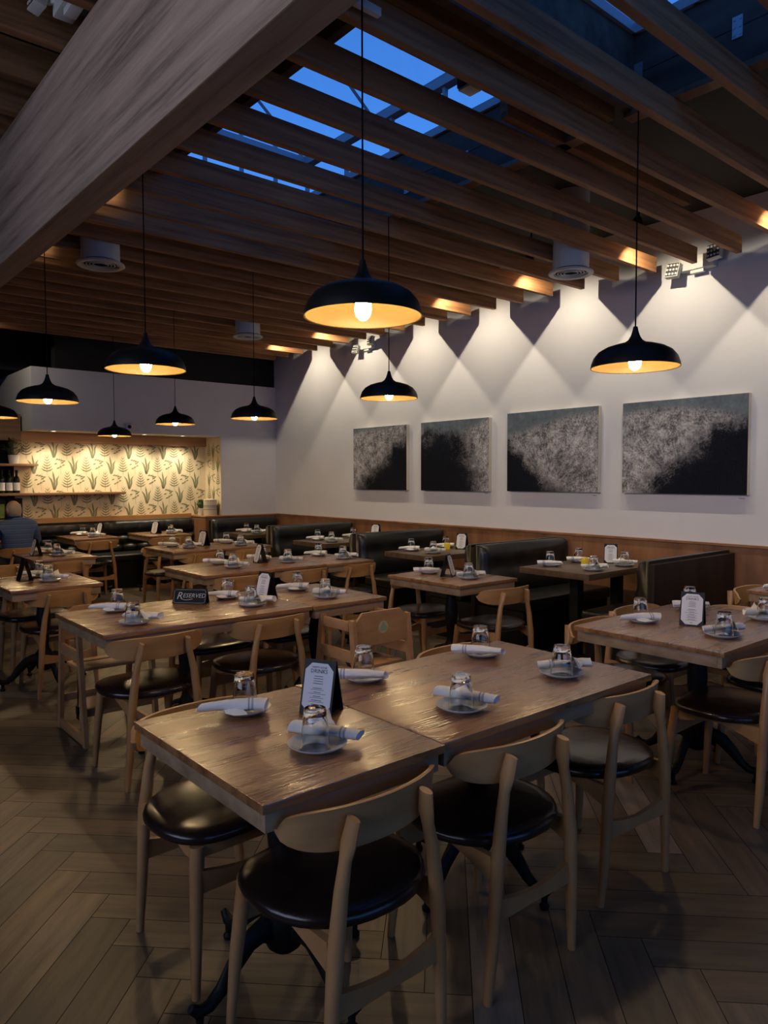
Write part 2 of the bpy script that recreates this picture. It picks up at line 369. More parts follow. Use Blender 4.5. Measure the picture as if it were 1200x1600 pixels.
def skylight(n, y0, y1):
    zc, ze, zr, xm = 3.80, 4.12, 4.72, (SX0+SX1)/2
    f = MB(); t = .022
    # sills and eaves
    for x in (SX0, SX1):
        f.box(x-t, x+t, y0, y1, zc, zc+.05); f.box(x-t*1.6, x+t*1.6, y0, y1, ze-.03, ze+.04)
        k = 0; yy = y0
        while yy < y1+.01:
            f.box(x-t*.7, x+t*.7, yy-.012, yy+.012, zc, ze); yy += .54
    for y in (y0, y1):
        f.box(SX0, SX1, y-t, y+t, zc, zc+.05); f.box(SX0, SX1, y-t, y+t, ze-.03, ze+.03)
        for k in range(6):
            x = SX0+(SX1-SX0)*k/5; zt = ze+(zr-ze)*(1-abs(x-xm)/(xm-SX0)); f.box(x-.013, x+.013, y-.013, y+.013, zc, zt)
    f.box(xm-.03, xm+.03, y0, y1, zr-.04, zr+.03)
    ny = max(2, round((y1-y0)/.9))
    for k in range(ny+1):
        y = y0+(y1-y0)*k/ny
        for x in (SX0, SX1): f.tube([(x, y, ze), (xm, y, zr)], .016, 4)
    f.tube([(SX0, (y0+y1)/2, ze), (SX1, (y0+y1)/2, ze)], .02, 6)
    fo = f.build('window_%d' % n, wmull, None, 0); fo['kind'] = 'structure'
    gm = MB()
    for x in (SX0, SX1): gm.quadmesh([[(x, y0, zc), (x, y1, zc)], [(x, y0, ze), (x, y1, ze)], [(xm, y0, zr), (xm, y1, zr)]])
    for y in (y0, y1):
        gm.quadmesh([[(SX0, y, zc), (SX0, y, ze)], [(xm, y, zc), (xm, y, zr)], [(SX1, y, zc), (SX1, y, ze)]])
    gm.build('window_pane', pane, fo, 0)
pane = bpy.data.materials.new('thin_skylight_glass'); pane.use_nodes = True
_n = pane.node_tree; _n.nodes.clear(); _o = _n.nodes.new('ShaderNodeOutputMaterial'); _m = _n.nodes.new('ShaderNodeMixShader'); _t = _n.nodes.new('ShaderNodeBsdfTransparent'); _g = _n.nodes.new('ShaderNodeBsdfGlossy')
_t.inputs[0].default_value = (.90, .95, .99, 1); _g.inputs['Roughness'].default_value = .02
_f = _n.nodes.new('ShaderNodeLayerWeight'); _f.inputs[0].default_value = .5
_q = _n.nodes.new('ShaderNodeMath'); _q.operation = 'POWER'; _q.inputs[1].default_value = 4.5; _n.links.new(_f.outputs['Facing'], _q.inputs[0])
_r = _n.nodes.new('ShaderNodeMath'); _r.operation = 'MULTIPLY_ADD'; _r.inputs[1].default_value = .85; _r.inputs[2].default_value = .05; _n.links.new(_q.outputs[0], _r.inputs[0])
_n.links.new(_r.outputs[0], _m.inputs[0]); _n.links.new(_t.outputs[0], _m.inputs[1]); _n.links.new(_g.outputs[0], _m.inputs[2]); _n.links.new(_m.outputs[0], _o.inputs[0])
skylight(1, SA0, SA1); skylight(2, SB0, SB1)

# glazing of the two unseen window openings behind the added area lights
for nm, a in (('window_3', ('x', XL-.06, -1.1, 4.3, 1.7, 4.1)), ('window_4', ('y', YF-.06, -1.2, 4.4, .5, 3.0))):
    ax, c, a0, a1, z0, z1 = a; f = MB()
    for k in range(6):
        t = a0+(a1-a0)*k/5
        f.box(c-.03, c+.03, t-.03, t+.03, z0, z1) if ax == 'x' else f.box(t-.03, t+.03, c-.03, c+.03, z0, z1)
    o = f.build(nm, blackm, None, 0); o['kind'] = 'structure'
    gm = MB()
    gm.quadmesh([[(c, a0, z0), (c, a1, z0)], [(c, a0, z1), (c, a1, z1)]] if ax == 'x' else [[(a0, c, z0), (a1, c, z0)], [(a0, c, z1), (a1, c, z1)]])
    gm.build('window_pane', pane, o, 0)

# skylight curbs of dark plank
def curb(label, y0, y1):
    m = MB(); t = .045
    for z0, z1 in ((3.425, 3.598), (3.602, 3.80)):
        m.box(SX1, SX1+t, y0-t, y1+t, z0, z1); m.box(SX0-t, SX0, y0-t, y1+t, z0, z1)
        m.box(SX0, SX1, y1, y1+t, z0, z1); m.box(SX0, SX1, y0-t, y0, z0, z1)
    o = m.build('skylight_curb', W['plank'], None, 0); tag(o, label, 'curb', 'skylight curbs')
    tr = MB().box(SX1-.01, SX1+.075, y0-.05, y1+.05, 3.396, 3.425)
    tr.build('bottom_trim', W['shelf'], o, 0)
curb('dark plank curb lining the longer skylight over the middle tables', SA0, SA1)
curb('dark plank curb of the skylight cut by the top edge of the picture', SB0, SB1)
h = 0
for y, z, lb in ((2.13, 3.60, 'small steel hanger plate on the plank curb beside the right pendant cord'), (1.62, 3.6, 'small steel hanger plate high in the top right skylight corner'), (3.36, 3.56, 'small steel hanger plate on the curb of the longer skylight, nearest one'), (3.93, 3.56, 'small steel hanger plate on the longer skylight curb, second one')):
    m = MB().box(SX1-.006, SX1-.001, y-.024, y+.024, z-.05, z+.05)
    for dy in (-.014, .014):
        for dz in (-.035, 0, .035): m.lathe([(.006, 0), (.005, .003)], 6, (0, 0, 0)) if False else m.box(SX1-.009, SX1-.006, y+dy-.005, y+dy+.005, z+dz-.005, z+dz+.005)
    tag(m.build('hanger_plate', galv, None, 0), lb, 'bracket', 'steel hanger plates')

# ------------------------------------------------------------------ beam and joists
bm_ = MB().box(1.26, 1.415, YF+.05, YB+.02, 2.93, 3.72, .006)
tag(bm_.build('glulam_beam', W['beam'], None, 0), 'huge grey-brown timber beam crossing the upper left', 'beam')
JZ0, JZ1, JE, JS, JY = 3.264, 3.392, 5.95, .3625, 2.67
jm = MB().box(1.42, JE, -.0225, .0225, 0, JZ1-JZ0, .003).mesh('ceiling_joist', W['joist'], 0)
ords = ['first', 'second', 'third', 'fourth', 'fifth', 'sixth', 'seventh', 'eighth', 'ninth', 'tenth', 'eleventh', 'twelfth', 'thirteenth', 'fourteenth', 'fifteenth', 'sixteenth', 'seventeenth', 'eighteenth', 'nineteenth', 'twentieth', 'twenty-first', 'twenty-second', 'twenty-third', 'twenty-fourth', 'twenty-fifth']
k0 = -4
for k in range(k0, 20):
    y = JY+JS*k
    o = link(bpy.data.objects.new('ceiling_joist', jm)); o.location = (0, y, JZ0)
    tag(o, 'rough brown ceiling joist, %s counting back from the camera' % ords[k-k0], 'joist', 'ceiling joists under the skylights')
# shorter boards lying above the joists between the skylights
for y0, y1, x0, x1, z0, z1, lb in ((2.25, 2.33, 1.45, 3.52, 3.396, 3.70, 'thick upper timber between the skylights ending at a steel hanger'), (2.585, 2.64, 3.05, 5.0, 3.396, 3.52, 'long orange-lit upper board above the joists beside the white sensor')):
    tag(MB().box(x0, x1, y0, y1, z0, z1, .004).build('upper_timber', W['joist'], None, 0), lb, 'timber', 'upper timbers above the joists')
# high joists left of the beam
hj = MB().box(-3.95, 1.41, -.03, .03, 0, .2).mesh('high_joist', W['joist'], 0)
for i in range(13):
    o = link(bpy.data.objects.new('high_joist', hj)); o.location = (0, 3.62+i*.45, 3.722)
    tag(o, 'shadowy high joist left of the beam, %s counting back from the camera' % ords[i], 'joist', 'high joists left of the beam')

# ------------------------------------------------------------------ wall spotlights between the joists
def spot(loc, target, watts, angle, blend, color, radius, parent):
    l = bpy.data.lights.new('lamp', 'SPOT'); l.energy = watts; l.spot_size = R(angle); l.spot_blend = blend; l.color = color; l.shadow_soft_size = radius
    o = bpy.data.objects.new('lamp', l); o.location = loc
    d = Vector(target)-Vector(loc); o.rotation_euler = d.to_track_quat('-Z', 'Y').to_euler(); link(o)
    o.parent = parent
    return o
def track_spot(loc, target, watts, label, angle=135, group='spotlights washing the right wall', color=(1, .86, .62)):
    r = empty('spotlight', loc); tag(r, label, 'spotlight', group)
    d = (Vector(target)-Vector(loc)).normalized(); q = d.to_track_quat('-Z', 'Y').to_matrix().to_4x4()
    can = MB().lathe([(.032, .0), (.034, .01), (.034, .11), (.02, .125), (.0, .125)], 16).lathe([(.030, .002), (.030, .0)], 16)
    for v in can.bm.verts: v.co = q @ (v.co+Vector((0, 0, .012)))
    can.build('can', blackm, r)
    ln = MB().lathe([(.0, .006), (.03, .006)], 16)
    for v in ln.bm.verts: v.co = q @ v.co
    ln.build('lens', spotm, r)
    st = MB().tube([q @ Vector((0, 0, .1)), (q @ Vector((0, 0, .1)))*.5+Vector((0, 0, ZD-loc[2]-.02))*.5, (0, 0, ZD-loc[2]-.001)], .008, 6)
    st.build('stem', blackm, r)
    lo = spot((0, 0, 0), d*.5, watts, angle, .8, color, .008, r)
    lo.location = d*.004
    return r
for i, y in enumerate((1.03, 2.12, 3.21, 4.30, 5.39, 6.48, 7.57, 8.66)):
    track_spot((5.42, y, 3.44), (6.15, y, 2.2), WALLSPOT, 'small black spotlight between the joists washing the right wall, %s from the front' % ords[i])
for i, (x, y) in enumerate(((1.62, 4.66), (1.62, 6.11), (1.62, 9.0))):
    track_spot((x+.12, y, 3.44), (x+.02, y+.4, 3.3), 1.6, 'small spotlight above the joists behind the beam, %s from the front' % ords[i], 110, 'spotlights behind the beam')

track_spot((1.75, 9.38, 3.30), (2.62, 11.0, 2.5), 16, 'small added spotlight lighting the white soffit end over the bar', 110, 'added spotlight over the bar')  # lamp added to brighten the dark soffit end
# ------------------------------------------------------------------ pendants
def pendant(name_label, x, y, zr, zc):
    r = empty('pendant_lamp', (x, y, zr)); tag(r, name_label, 'pendant lamp', 'black dome pendant lamps')
    prof_o = [(.212, 0), (.209, .02), (.198, .05), (.175, .078), (.140, .098), (.095, .112), (.055, .121), (.034, .135), (.022, .155), (.014, .18), (.010, .20), (.0, .202)]
    m = MB(); m.mi = 0; m.lathe(prof_o, 40)
    inn = [(.212, 0), (.2065, .002), (.2035, .02), (.193, .047), (.171, .073), (.137, .093), (.093, .106), (.03, .112), (.0, .112)]
    m.mi = 1; m.lathe(inn, 40)
    m.build('lamp_shade', [blackm, gold], r, 60)
    MB().lathe([(.0, .112), (.02, .112), (.021, .09), (.0, .088)], 16).build('lamp_socket', blackm, r)
    MB().lathe([(.0, -.012), (.012, -.010), (.025, .004), (.0305, .026), (.028, .048), (.020, .074), (.014, .088), (.0, .0895)], 16).build('bulb', bulbm, r)
    MB().tube([(0, 0, .2), (0, 0, zc-zr)], .0035, 6).build('cord', cordm, r)
for x, y, z, lb in ((1.65, 2.06, 2.07, 'large black dome pendant lamp over the nearest tables'), (3.29, 1.9715, 2.035, 'black dome pendant lamp at the right over the square menu table'),
                 (3.52, 4.094, 2.075, 'black dome pendant lamp just right of the large one, before the paintings'), (1.61, 3.90, 2.085, 'wide black dome pendant lamp over the reserved table'),
                 (1.61, 5.70, 2.055, 'black dome pendant lamp before the white soffit at the left'), (3.44, 5.885, 2.035, 'small black dome pendant lamp left of the room corner'),
                 (3.48, 7.65, 2.085, 'small far dome pendant lamp at the right end of the wallpaper'), (3.46, 9.42, 2.035, 'smallest farthest dome pendant lamp before the wood fascia'),
                 (1.84, 8.33, 2.12, 'black dome pendant lamp cut off by the left picture edge')):
    pendant(lb, x, y, z, 3.385 if (x > 3.2 and y < 4.5) else ZD)

# ------------------------------------------------------------------ diffusers, sensors, emergency lights
def diffuser(x, y, label, z=3.12, r=.17, top=ZD):
    e = empty('air_diffuser', (x, y, z)); tag(e, label, 'air diffuser', 'round air diffusers through the joists')
    MB().tube([(0, 0, .036), (0, 0, top-z-.002)], .142, 28).build('duct_pipe', whitemetal, e)
    MB().lathe([(r*.80, .004), (r*.98, 0), (r*1.05, .008), (r*1.02, .02), (r*.85, .03), (r*.8, .012)], 36, closed=True).build('outer_ring', whitemetal, e)
    for k, rr in enumerate((.72, .58, .44, .30)):
        MB().lathe([(r*rr, .010), (r*rr+.005, .006), (r*rr+.010, .012), (r*rr+.003, .016)], 28, closed=True).build('louvre_ring', whitemetal, e)
    MB().lathe([(0, .034), (r*.83, .034)], 24).build('dark_core', plastick, e)
diffuser(5.0, 3.575+.0, 'round air diffuser on a duct by the right wall')
diffuser(2.03, 5.75, 'round air diffuser at the left, just behind the beam')
diffuser(4.35, 7.57, 'small far round air diffuser before the back wall', r=.165)
def emergency(loc, rz, label, s=1.0, flip=1, tilt=25):
    e = empty('emergency_light', loc, rz); tag(e, label, 'emergency light', 'twin-head emergency lights')
    # local: +x points off the wall, y along it
    m = MB().box(.0, .075*s, -.13*s, .13*s, -.05*s, .05*s, .008); m.build('housing', plasticw, e)
    for sgn in (-1, 1):
        hd = MB().box(-.055*s, .055*s, -.05*s, .05*s, -.022*s, .022*s, .006)
        h = hd.build('lamp_head', plasticw, e, loc=(.11*s, sgn*.155*s, (.03 if sgn*flip > 0 else -.04)*s), rot=(R(20*sgn), R(100-tilt), R(18*sgn)))
        g_ = MB(); g_.mi = 0; g_.box(-.05*s, .05*s, -.045*s, .045*s, .0225*s, .024*s)
        g_.mi = 1
        for a in range(3):
            for b2 in range(4): g_.lathe([(.009*s, .024*s), (.008*s, .027*s), (0, .028*s)], 8, ((-.033+a*.033)*s, (-.036+b2*.024)*s, 0))
        g_.build('led_array', [ledk, led], h)
        MB().tube([(.05*s, sgn*.09*s, 0), (.09*s, sgn*.13*s, 0)], .012*s, 8).build('head_bracket', plasticw, e)
    MB().box(.015*s, .06*s, -.05*s, .05*s, -.075*s, -.05*s, .004).build('lower_bracket', plasticw, e)
    return e
emergency((XW, 3.08, 3.31), R(180), 'white twin-head emergency light near the joist ends at the right', 1.15)
emergency((XW, 7.54, 3.23), R(180), 'white twin-head emergency light below the large pendant', 1.0)
emergency((1.26, 3.72, 3.83), R(180), 'white twin-head emergency light on the beam, cut by the top edge', 1.3, -1)
e = empty('sensor_box', (2.56, 2.40, 3.30)); tag(e, 'small pale box sensor between joists right of the main cord', 'sensor')
MB().box(-.045, .045, -.04, .04, 0, .13, .005).build('housing', plastick, e); MB().box(-.04, .04, -.035, .035, -.012, 0, .003).build('sensor_face', plasticw, e)
MB().tube([(-.04, 0, .06), (-.2, .02, .05), (-.5, .03, .13)], .006, 6).build('cable', plastick, e)
tag(MB().box(1.74, 1.87, 2.215, 2.24, 3.268, 3.30, .003).build('wall_plate', plasticw), 'small white plate between joists near the beam top', 'plate')
e = empty('wall_speaker', (3.81, YB, 2.19)); tag(e, 'tiny dark speaker on the white wall above the niche', 'speaker')
MB().box(-.035, .035, -.06, 0, -.05, .05, .006).build('housing', galv, e); MB().lathe([(0, 0), (.026, 0)], 14).build('speaker_cone', plastick, e, loc=(.0, -.0615, 0), rot=(R(90), 0, 0))
# niche downlights
for i, (x, y) in enumerate(((2.90, 10.05), (3.50, 10.08), (4.12, 10.08), (4.70, 10.1))):
    e = empty('downlight', (x, y, ZS)); tag(e, 'small recessed downlight in the niche soffit, %s from the left' % ords[i], 'downlight', 'downlights in the niche soffit')
    MB().lathe([(.034, -.001), (.05, -.001), (.05, -.006), (.034, -.004)], 20, closed=True).build('trim_ring', whitemetal, e)
    MB().lathe([(0, -.002), (.034, -.002)], 16).build('lens', downm, e)
    spot((0, 0, -.012), (0, .12, -1), NICHE, 120, .8, (1, .87, .63), .03, e)

# ------------------------------------------------------------------ paintings
def painting(y0, y1, z0, z1, label, f, g2):
    # f: dark mask terms (const, u, v, uu, uv), g2: sky line terms (const, u, uu)
    m = mat('painting_surface', (.1, .1, .1), .7, spec=.12); p = m.node_tree.nodes['Principled BSDF']
    tc = N(m, 'ShaderNodeTexCoord'); s = N(m, 'ShaderNodeSeparateXYZ'); L(m, tc.outputs['Generated'], s.inputs[0])
    def M_(op, a, b=None):
        x = N(m, 'ShaderNodeMath', operation=op)
        for i, v in enumerate((a, b)):
            if v is None: continue
            if isinstance(v, (int, float)): x.inputs[i].default_value = v
            else: L(m, v, x.inputs[i])
        return x.outputs[0]
    u = M_('SUBTRACT', 1.0, s.outputs['Y']); v = s.outputs['Z']
    def poly(c, terms):
        acc = None
        for k, t in zip(c[1:], terms):
            if k: q = M_('MULTIPLY', t, k); acc = q if acc is None else M_('ADD', acc, q)
        return M_('ADD', acc, c[0]) if acc is not None else c[0]
    uu = M_('MULTIPLY', u, u); uv = M_('MULTIPLY', u, v)
    def noise(scl, det=8, rg=.7):
        n = N(m, 'ShaderNodeTexNoise'); n.inputs['Scale'].default_value = scl; n.inputs['Detail'].default_value = det; n.inputs['Roughness'].default_value = rg
        L(m, tc.outputs['Object'], n.inputs['Vector']); return n.outputs[0]
    n1 = noise(4, 9, .72); n2 = noise(55, 6, .85); n3 = noise(13, 10, .8)
    d = M_('ADD', M_('ADD', poly(f, (u, v, uu, uv)), M_('MULTIPLY', M_('SUBTRACT', n1, .5), 1.0)), M_('MULTIPLY', M_('SUBTRACT', n2, .5), 1.15))
    dark = ramp(m, d, [(.42, (0, 0, 0)), (.50, (.55, .55, .55)), (.64, (1, 1, 1))])
    fm = M_('ADD', M_('ADD', M_('MULTIPLY', n2, .42), M_('MULTIPLY', n3, .38)), M_('MULTIPLY', n1, .20))
    foam = ramp(m, fm, [(.38, (.02, .022, .03)), (.46, (.13, .125, .14)), (.52, (.38, .36, .375)), (.60, (.74, .71, .72))])
    sky = ramp(m, n3, [(.3, (.075, .10, .13)), (.7, (.20, .23, .26))])
    sk = M_('ADD', M_('SUBTRACT', v, poly(g2, (u, uu))), M_('MULTIPLY', M_('SUBTRACT', n3, .5), .30))
    skm = ramp(m, sk, [(.0, (0, 0, 0)), (.09, (1, 1, 1))])
    navy = ramp(m, n2, [(.4, (.003, .004, .009)), (.72, (.012, .015, .024))])
    a = N(m, 'ShaderNodeMix', data_type='RGBA'); L(m, dark, a.inputs[0]); L(m, foam, a.inputs[6]); L(m, navy, a.inputs[7])
    c = N(m, 'ShaderNodeMix', data_type='RGBA'); L(m, skm, c.inputs[0]); L(m, a.outputs[2], c.inputs[6]); L(m, sky, c.inputs[7])
    L(m, c.outputs[2], p.inputs['Base Color'])
    r = empty('painting', (XW-.003, (y0+y1)/2, z0)); tag(r, label, 'painting', 'abstract seascape paintings on the right wall')
    hw = (y1-y0)/2
    MB().box(-.05, -.047, -hw, hw, 0, z1-z0).build('painted_canvas', m, r, 0)
    MB().box(-.047, -.0, -hw, hw, 0, z1-z0).build('stretcher_edge', mat('cream_canvas_edge', (.66, .6, .48), .7), r, 0)
painting(6.765, 7.83, 1.339, 2.152, 'leftmost seascape painting, pale above and dark at lower right', (.42, .95, -1.0, 0, 0), (.9, .0, .1))
painting(5.415, 6.50, 1.339, 2.155, 'second seascape painting, dark lower left and pale foam at right', (1.0, .6, -.62, -1.35, .3), (.9, -.5, .55))
painting(4.03, 5.15, 1.349, 2.176, 'third seascape painting, pale foam with a dark lower left corner', (1.20, -1.5, -1.1, .55, 0), (.66, .35, -.12))
painting(2.635, 3.77, 1.349, 2.176, 'rightmost widest seascape painting, dark lower right under a pale wave', (.18, 1.75, -1.05, -.55, 0), (.84, .15, -.25))
for i, y in enumerate((6.83, 5.50, 4.10, 2.70)):
    t_ = tag(MB().box(XW-.004, XW, y-.04, y+.04, 1.306, 1.332).build('caption_card', paper, None, 0), ['tiny white caption card under the leftmost painting', 'tiny white caption card under the second painting', 'tiny white caption card under the third painting', 'tiny white caption card under the rightmost painting'][i], 'card', 'caption cards')
    c_ = MB()
    for k in range(2): c_.box(XW-.0052, XW-.004, y-.03, y+.03-k*.018, 1.322-k*.008, 1.325-k*.008)
    c_.build('printed_lines', ink, t_, 0)

# ------------------------------------------------------------------ tables
def top_and_apron(root, w2, d2, top, apr, h=.75, th=.024, ah=.052, inset=.014):
    MB().box(-w2, w2, -d2, d2, h-th, h, .003).build('tabletop', top, root, 30)
    a = MB(); z0, z1 = h-th-ah, h-th; x, y = w2-inset, d2-inset
    a.box(-x, x, -y, -y+.022, z0, z1, .002).box(-x, x, y-.022, y, z0, z1, .002).box(-x, -x+.022, -y+.022, y-.022, z0, z1, .002).box(x-.022, x, -y+.022, y-.022, z0, z1, .002)
    a.build('apron', apr, root, 30)
colmesh = MB().lathe([(.0, .10), (.035, .10), (.052, .115), (.062, .15), (.066, .19), (.055, .23), (.036, .26), (.030, .30), (.034, .34), (.044, .40), (.050, .47), (.046, .54), (.036, .59), (.030, .62), (.042, .64), (.042, .66), (.0, .66)], 20).mesh('column', iron)
def footmesh():
    m = MB()
    P = [(.03, 0, .17), (.08, 0, .19), (.13, 0, .175), (.18, 0, .13), (.22, 0, .085), (.26, 0, .058), (.295, 0, .06), (.318, 0, .082)]
    m.tube(P, [.034, .032, .028, .024, .021, .019, .019, .012], 10, flat=[(.75, 1.2)]*4+[(.85, 1)]*4)
    m.lathe([(.0, 0), (.016, 0), (.018, .012), (.010, .02), (.012, .05), (.0, .058)], 10, (.29, 0, 0))
    return m.mesh('claw_foot', iron)
fm = footmesh()
platem = MB().box(-.2, .2, -.025, .025, .66, .674).box(-.025, .025, -.2, -.025, .66, .674).box(-.025, .025, .025, .2, .66, .674).mesh('support_plate', iron, 0)
def table(name, label, x0, x1, y0, y1, booth=False, group='pedestal tables in the middle of the room', feet=True):
    r = empty(name, ((x0+x1)/2, (y0+y1)/2, 0)); tag(r, label, 'table', group)
    w2, d2 = (x1-x0)/2, (y1-y0)/2
    if booth:
        MB().box(-w2, w2, -d2, d2, .70, .75, .003).build('tabletop', W['btop'], r, 30)
        for sx_ in (-.3, .3):
            MB().box(sx_-.04, sx_+.04, -.04, .04, .03, .70).build('column', iron, r); MB().box(sx_-.05, sx_+.05, -.25, .25, 0, .03, .006).build('base', iron, r)
        return r
    top_and_apron(r, w2, d2, W['top'], W['apron'])
    link(bpy.data.objects.new('column', colmesh), r); link(bpy.data.objects.new('support_plate', platem), r)
    for k in range(4):
        f = link(bpy.data.objects.new('claw_foot', fm), r); f.rotation_euler = (0, 0, R(90*k+6))
    return r
T = dict(
 T1=table('dining_table', 'nearest small square-ended oak table holding the front drinks card', .848, 1.438, 1.432, 2.195),
 T2=table('dining_table', 'nearest long oak table, joined to the small one at its left', 1.442, 2.555, 1.442, 2.205),
 RT=table('dining_table', 'oak table at the right with its own drinks card', 3.10, 4.17, 1.42, 2.18),
 RS=table('dining_table', 'long oak table carrying the black RESERVED sign', 1.215, 2.42, 3.50, 4.265),
 RS2=table('dining_table', 'short oak table joined to the right of the reserved table', 2.424, 2.975, 3.485, 4.25),
 SQ=table('dining_table', 'small square oak table in front of the booths', 3.645, 4.255, 3.49, 4.26),
 L2=table('dining_table', 'small oak table at the left behind the reserved table', 1.228, 1.838, 5.28, 6.04),
 L1=table('dining_table', 'small oak table at the far left, second behind the reserved table', 1.86, 2.43, 7.13, 7.89),
 M1=table('dining_table', 'left table of the row of three behind the reserved table', 2.55, 3.176, 5.13, 5.90),
 M2=table('dining_table', 'middle table of the row of three behind the reserved table', 3.18, 3.70, 5.15, 5.91),
 M3=table('dining_table', 'right table of the row of three behind the reserved table', 3.704, 4.22, 5.12, 5.88),
 F1=table('dining_table', 'left table of the far pair near the ledge post', 3.13, 3.705, 6.98, 7.72),
 F2=table('dining_table', 'right table of the far pair in front of the booths', 3.71, 4.29, 6.98, 7.72),
 B1=table('dining_table', 'left small oak table before the tufted banquette', 2.87, 3.44, 9.24, 9.96),
 B2=table('dining_table', 'right small oak table before the tufted banquette', 3.77, 4.35, 9.1, 9.86),
 B0=table('dining_table', 'small oak table in front of the seated person in blue', 1.85, 2.45, 9.42, 10.0),
 RR=table('dining_table', 'oak table cut by the right edge beyond the last booth', 4.95, 6.0, 1.39, 2.13),
 K4=table('booth_table', 'dark booth table nearest the camera, beside the last booth bench', 4.81, 6.06, 3.245, 3.925, True, 'dark tables in the booths'),
 K3=table('booth_table', 'dark booth table second from the right, behind the square table', 4.785, 6.06, 4.98, 5.64, True, 'dark tables in the booths'),
 K2=table('booth_table', 'dark booth table third from the right', 4.81, 6.06, 6.70, 7.36, True, 'dark tables in the booths'),
 K1=table('booth_table', 'dark booth table farthest back by the room corner', 4.80, 6.06, 8.42, 9.05, True, 'dark tables in the booths'))

# ------------------------------------------------------------------ chairs
def rearleg(s):
    P = [(s*.195, -.205, 0), (s*.183, -.211, .15), (s*.168, -.215, .40), (s*.150, -.214, .54), (s*.136, -.212, .605), (s*.127, -.213, .645), (s*.1175, -.222, .705)]
    return MB().tube(P, [.0125, .0175, .0215, .018, .0165, .02, .017], 12, flat=[(1, 1)]*4+[(.95, 1), (.7, 1.25), (.62, 1.3)]).mesh('leg', W['chair'])
def frontleg(s):
    return MB().tube([(s*.205, .213, 0), (s*.194, .198, .2), (s*.176, .174, .426)], [.0125, .0185, .0225], 12).mesh('leg', W['chair'])
def backrest():
    n, k = 26, 8; rows = []
    for i in range(n+1):
        t = -1+2*i/n; x = .251*math.sin(t*1.25)/math.sin(1.25); y = -.196+.10*t*t
        hh = .054*max(0, 1-abs(t)**3.2)**.5+.002; zc = .668+.012*t*t
        tx, ty = .251*1.25*math.cos(t*1.25)/math.sin(1.25), .20*t; l = math.hypot(tx, ty); nx, ny = ty/l, -tx/l
        th = .0065
        ring = []
        for a, b in ((1, -1), (1, -.6), (1, 0), (1, .6), (1, 1), (0, 1.05), (-1, 1), (-1, .6), (-1, 0), (-1, -.6), (-1, -1), (0, -1.05)):
            lean = -.012*(b)   # top leans back
            ring.append((x+nx*th*a, y+ny*th*a+lean*.6, zc+hh*b))
        rows.append(ring)
    return MB().quadmesh(rows, closev=True, cap0=True, cap1=True).mesh('backrest', W['ply'], 55)
def seat():
    n = 36; rows = []
    def out(a):
        c, s = math.cos(a), math.sin(a); x = .243*math.copysign(abs(c)**(.52 if s > 0 else .8), c); y = .214*math.copysign(abs(s)**(.8 if s > 0 else .85), s)
        x *= 1-.16*max(0, -s)**1.5; y += -.004
        return x, y
    for sc2, z in ((0, .426), (.93, .426), (1.0, .432), (1.015, .444), (1.0, .456), (.95, .464), (.8, .470), (.5, .475), (0, .477)):
        rows.append([(out(2*math.pi*k/n)[0]*sc2, out(2*math.pi*k/n)[1]*sc2, z) for k in range(n)])
    return MB().quadmesh(rows, closev=True).mesh('seat', vinyl, 60)
def siderail(s):
    P = [(-.205, .355), (-.205, .428), (.17, .426), (.17, .385), (.12, .382), (.05, .402), (-.03, .408), (-.12, .385)]
    m = MB(); m.prism(P, 'x', s*.176-.010, s*.176+.010); return m.mesh('seat_rail', W['chair'], 30)
def stretcher(y, z, wx, hh):
    n = 10; rows = []
    for i in range(n+1):
        t = -1+2*i/n; h2 = hh*(.55+.45*abs(t)**1.4); zz = z-.014*(1-t*t)+.012
        rows.append([(wx*t, y-.009, zz-h2), (wx*t, y+.009, zz-h2), (wx*t, y+.009, zz+h2), (wx*t, y-.009, zz+h2)])
    return MB().quadmesh(rows, closev=True, cap0=True, cap1=True).mesh('stretcher', W['chair'], 30)
cp = empty('dining_chair'); 
for nm, me_ in (('seat', seat()), ('backrest', backrest()), ('leg', rearleg(-1)), ('leg', rearleg(1)), ('leg', frontleg(-1)), ('leg', frontleg(1)), ('seat_rail', siderail(-1)), ('seat_rail', siderail(1)), ('stretcher', stretcher(-.211, .258, .176, .034)), ('stretcher', stretcher(.192, .318, .184, .034)),
                ('front_rail', MB().box(-.165, .165, .165, .183, .39, .426, .003).mesh('front_rail', W['chair'], 30))):
    o = link(bpy.data.objects.new(nm, me_), cp); CH.setdefault(cp, []).append(o)
used = False
def chair(x, yb, facing, label, ang=0):
    # facing 1: sitter looks +Y (back legs at yb), -1: looks -Y; otherwise an angle for the sitter's direction
    global used
    o = dup(cp) if used else cp; used = True
    y = yb+.211*facing
    rz = (0 if facing > 0 else math.pi)+R(ang)
    return place(o, (x, y, 0), rz, label, 'chair', 'oak dining chairs with dark seats')
C = 'dark-seated oak chair '
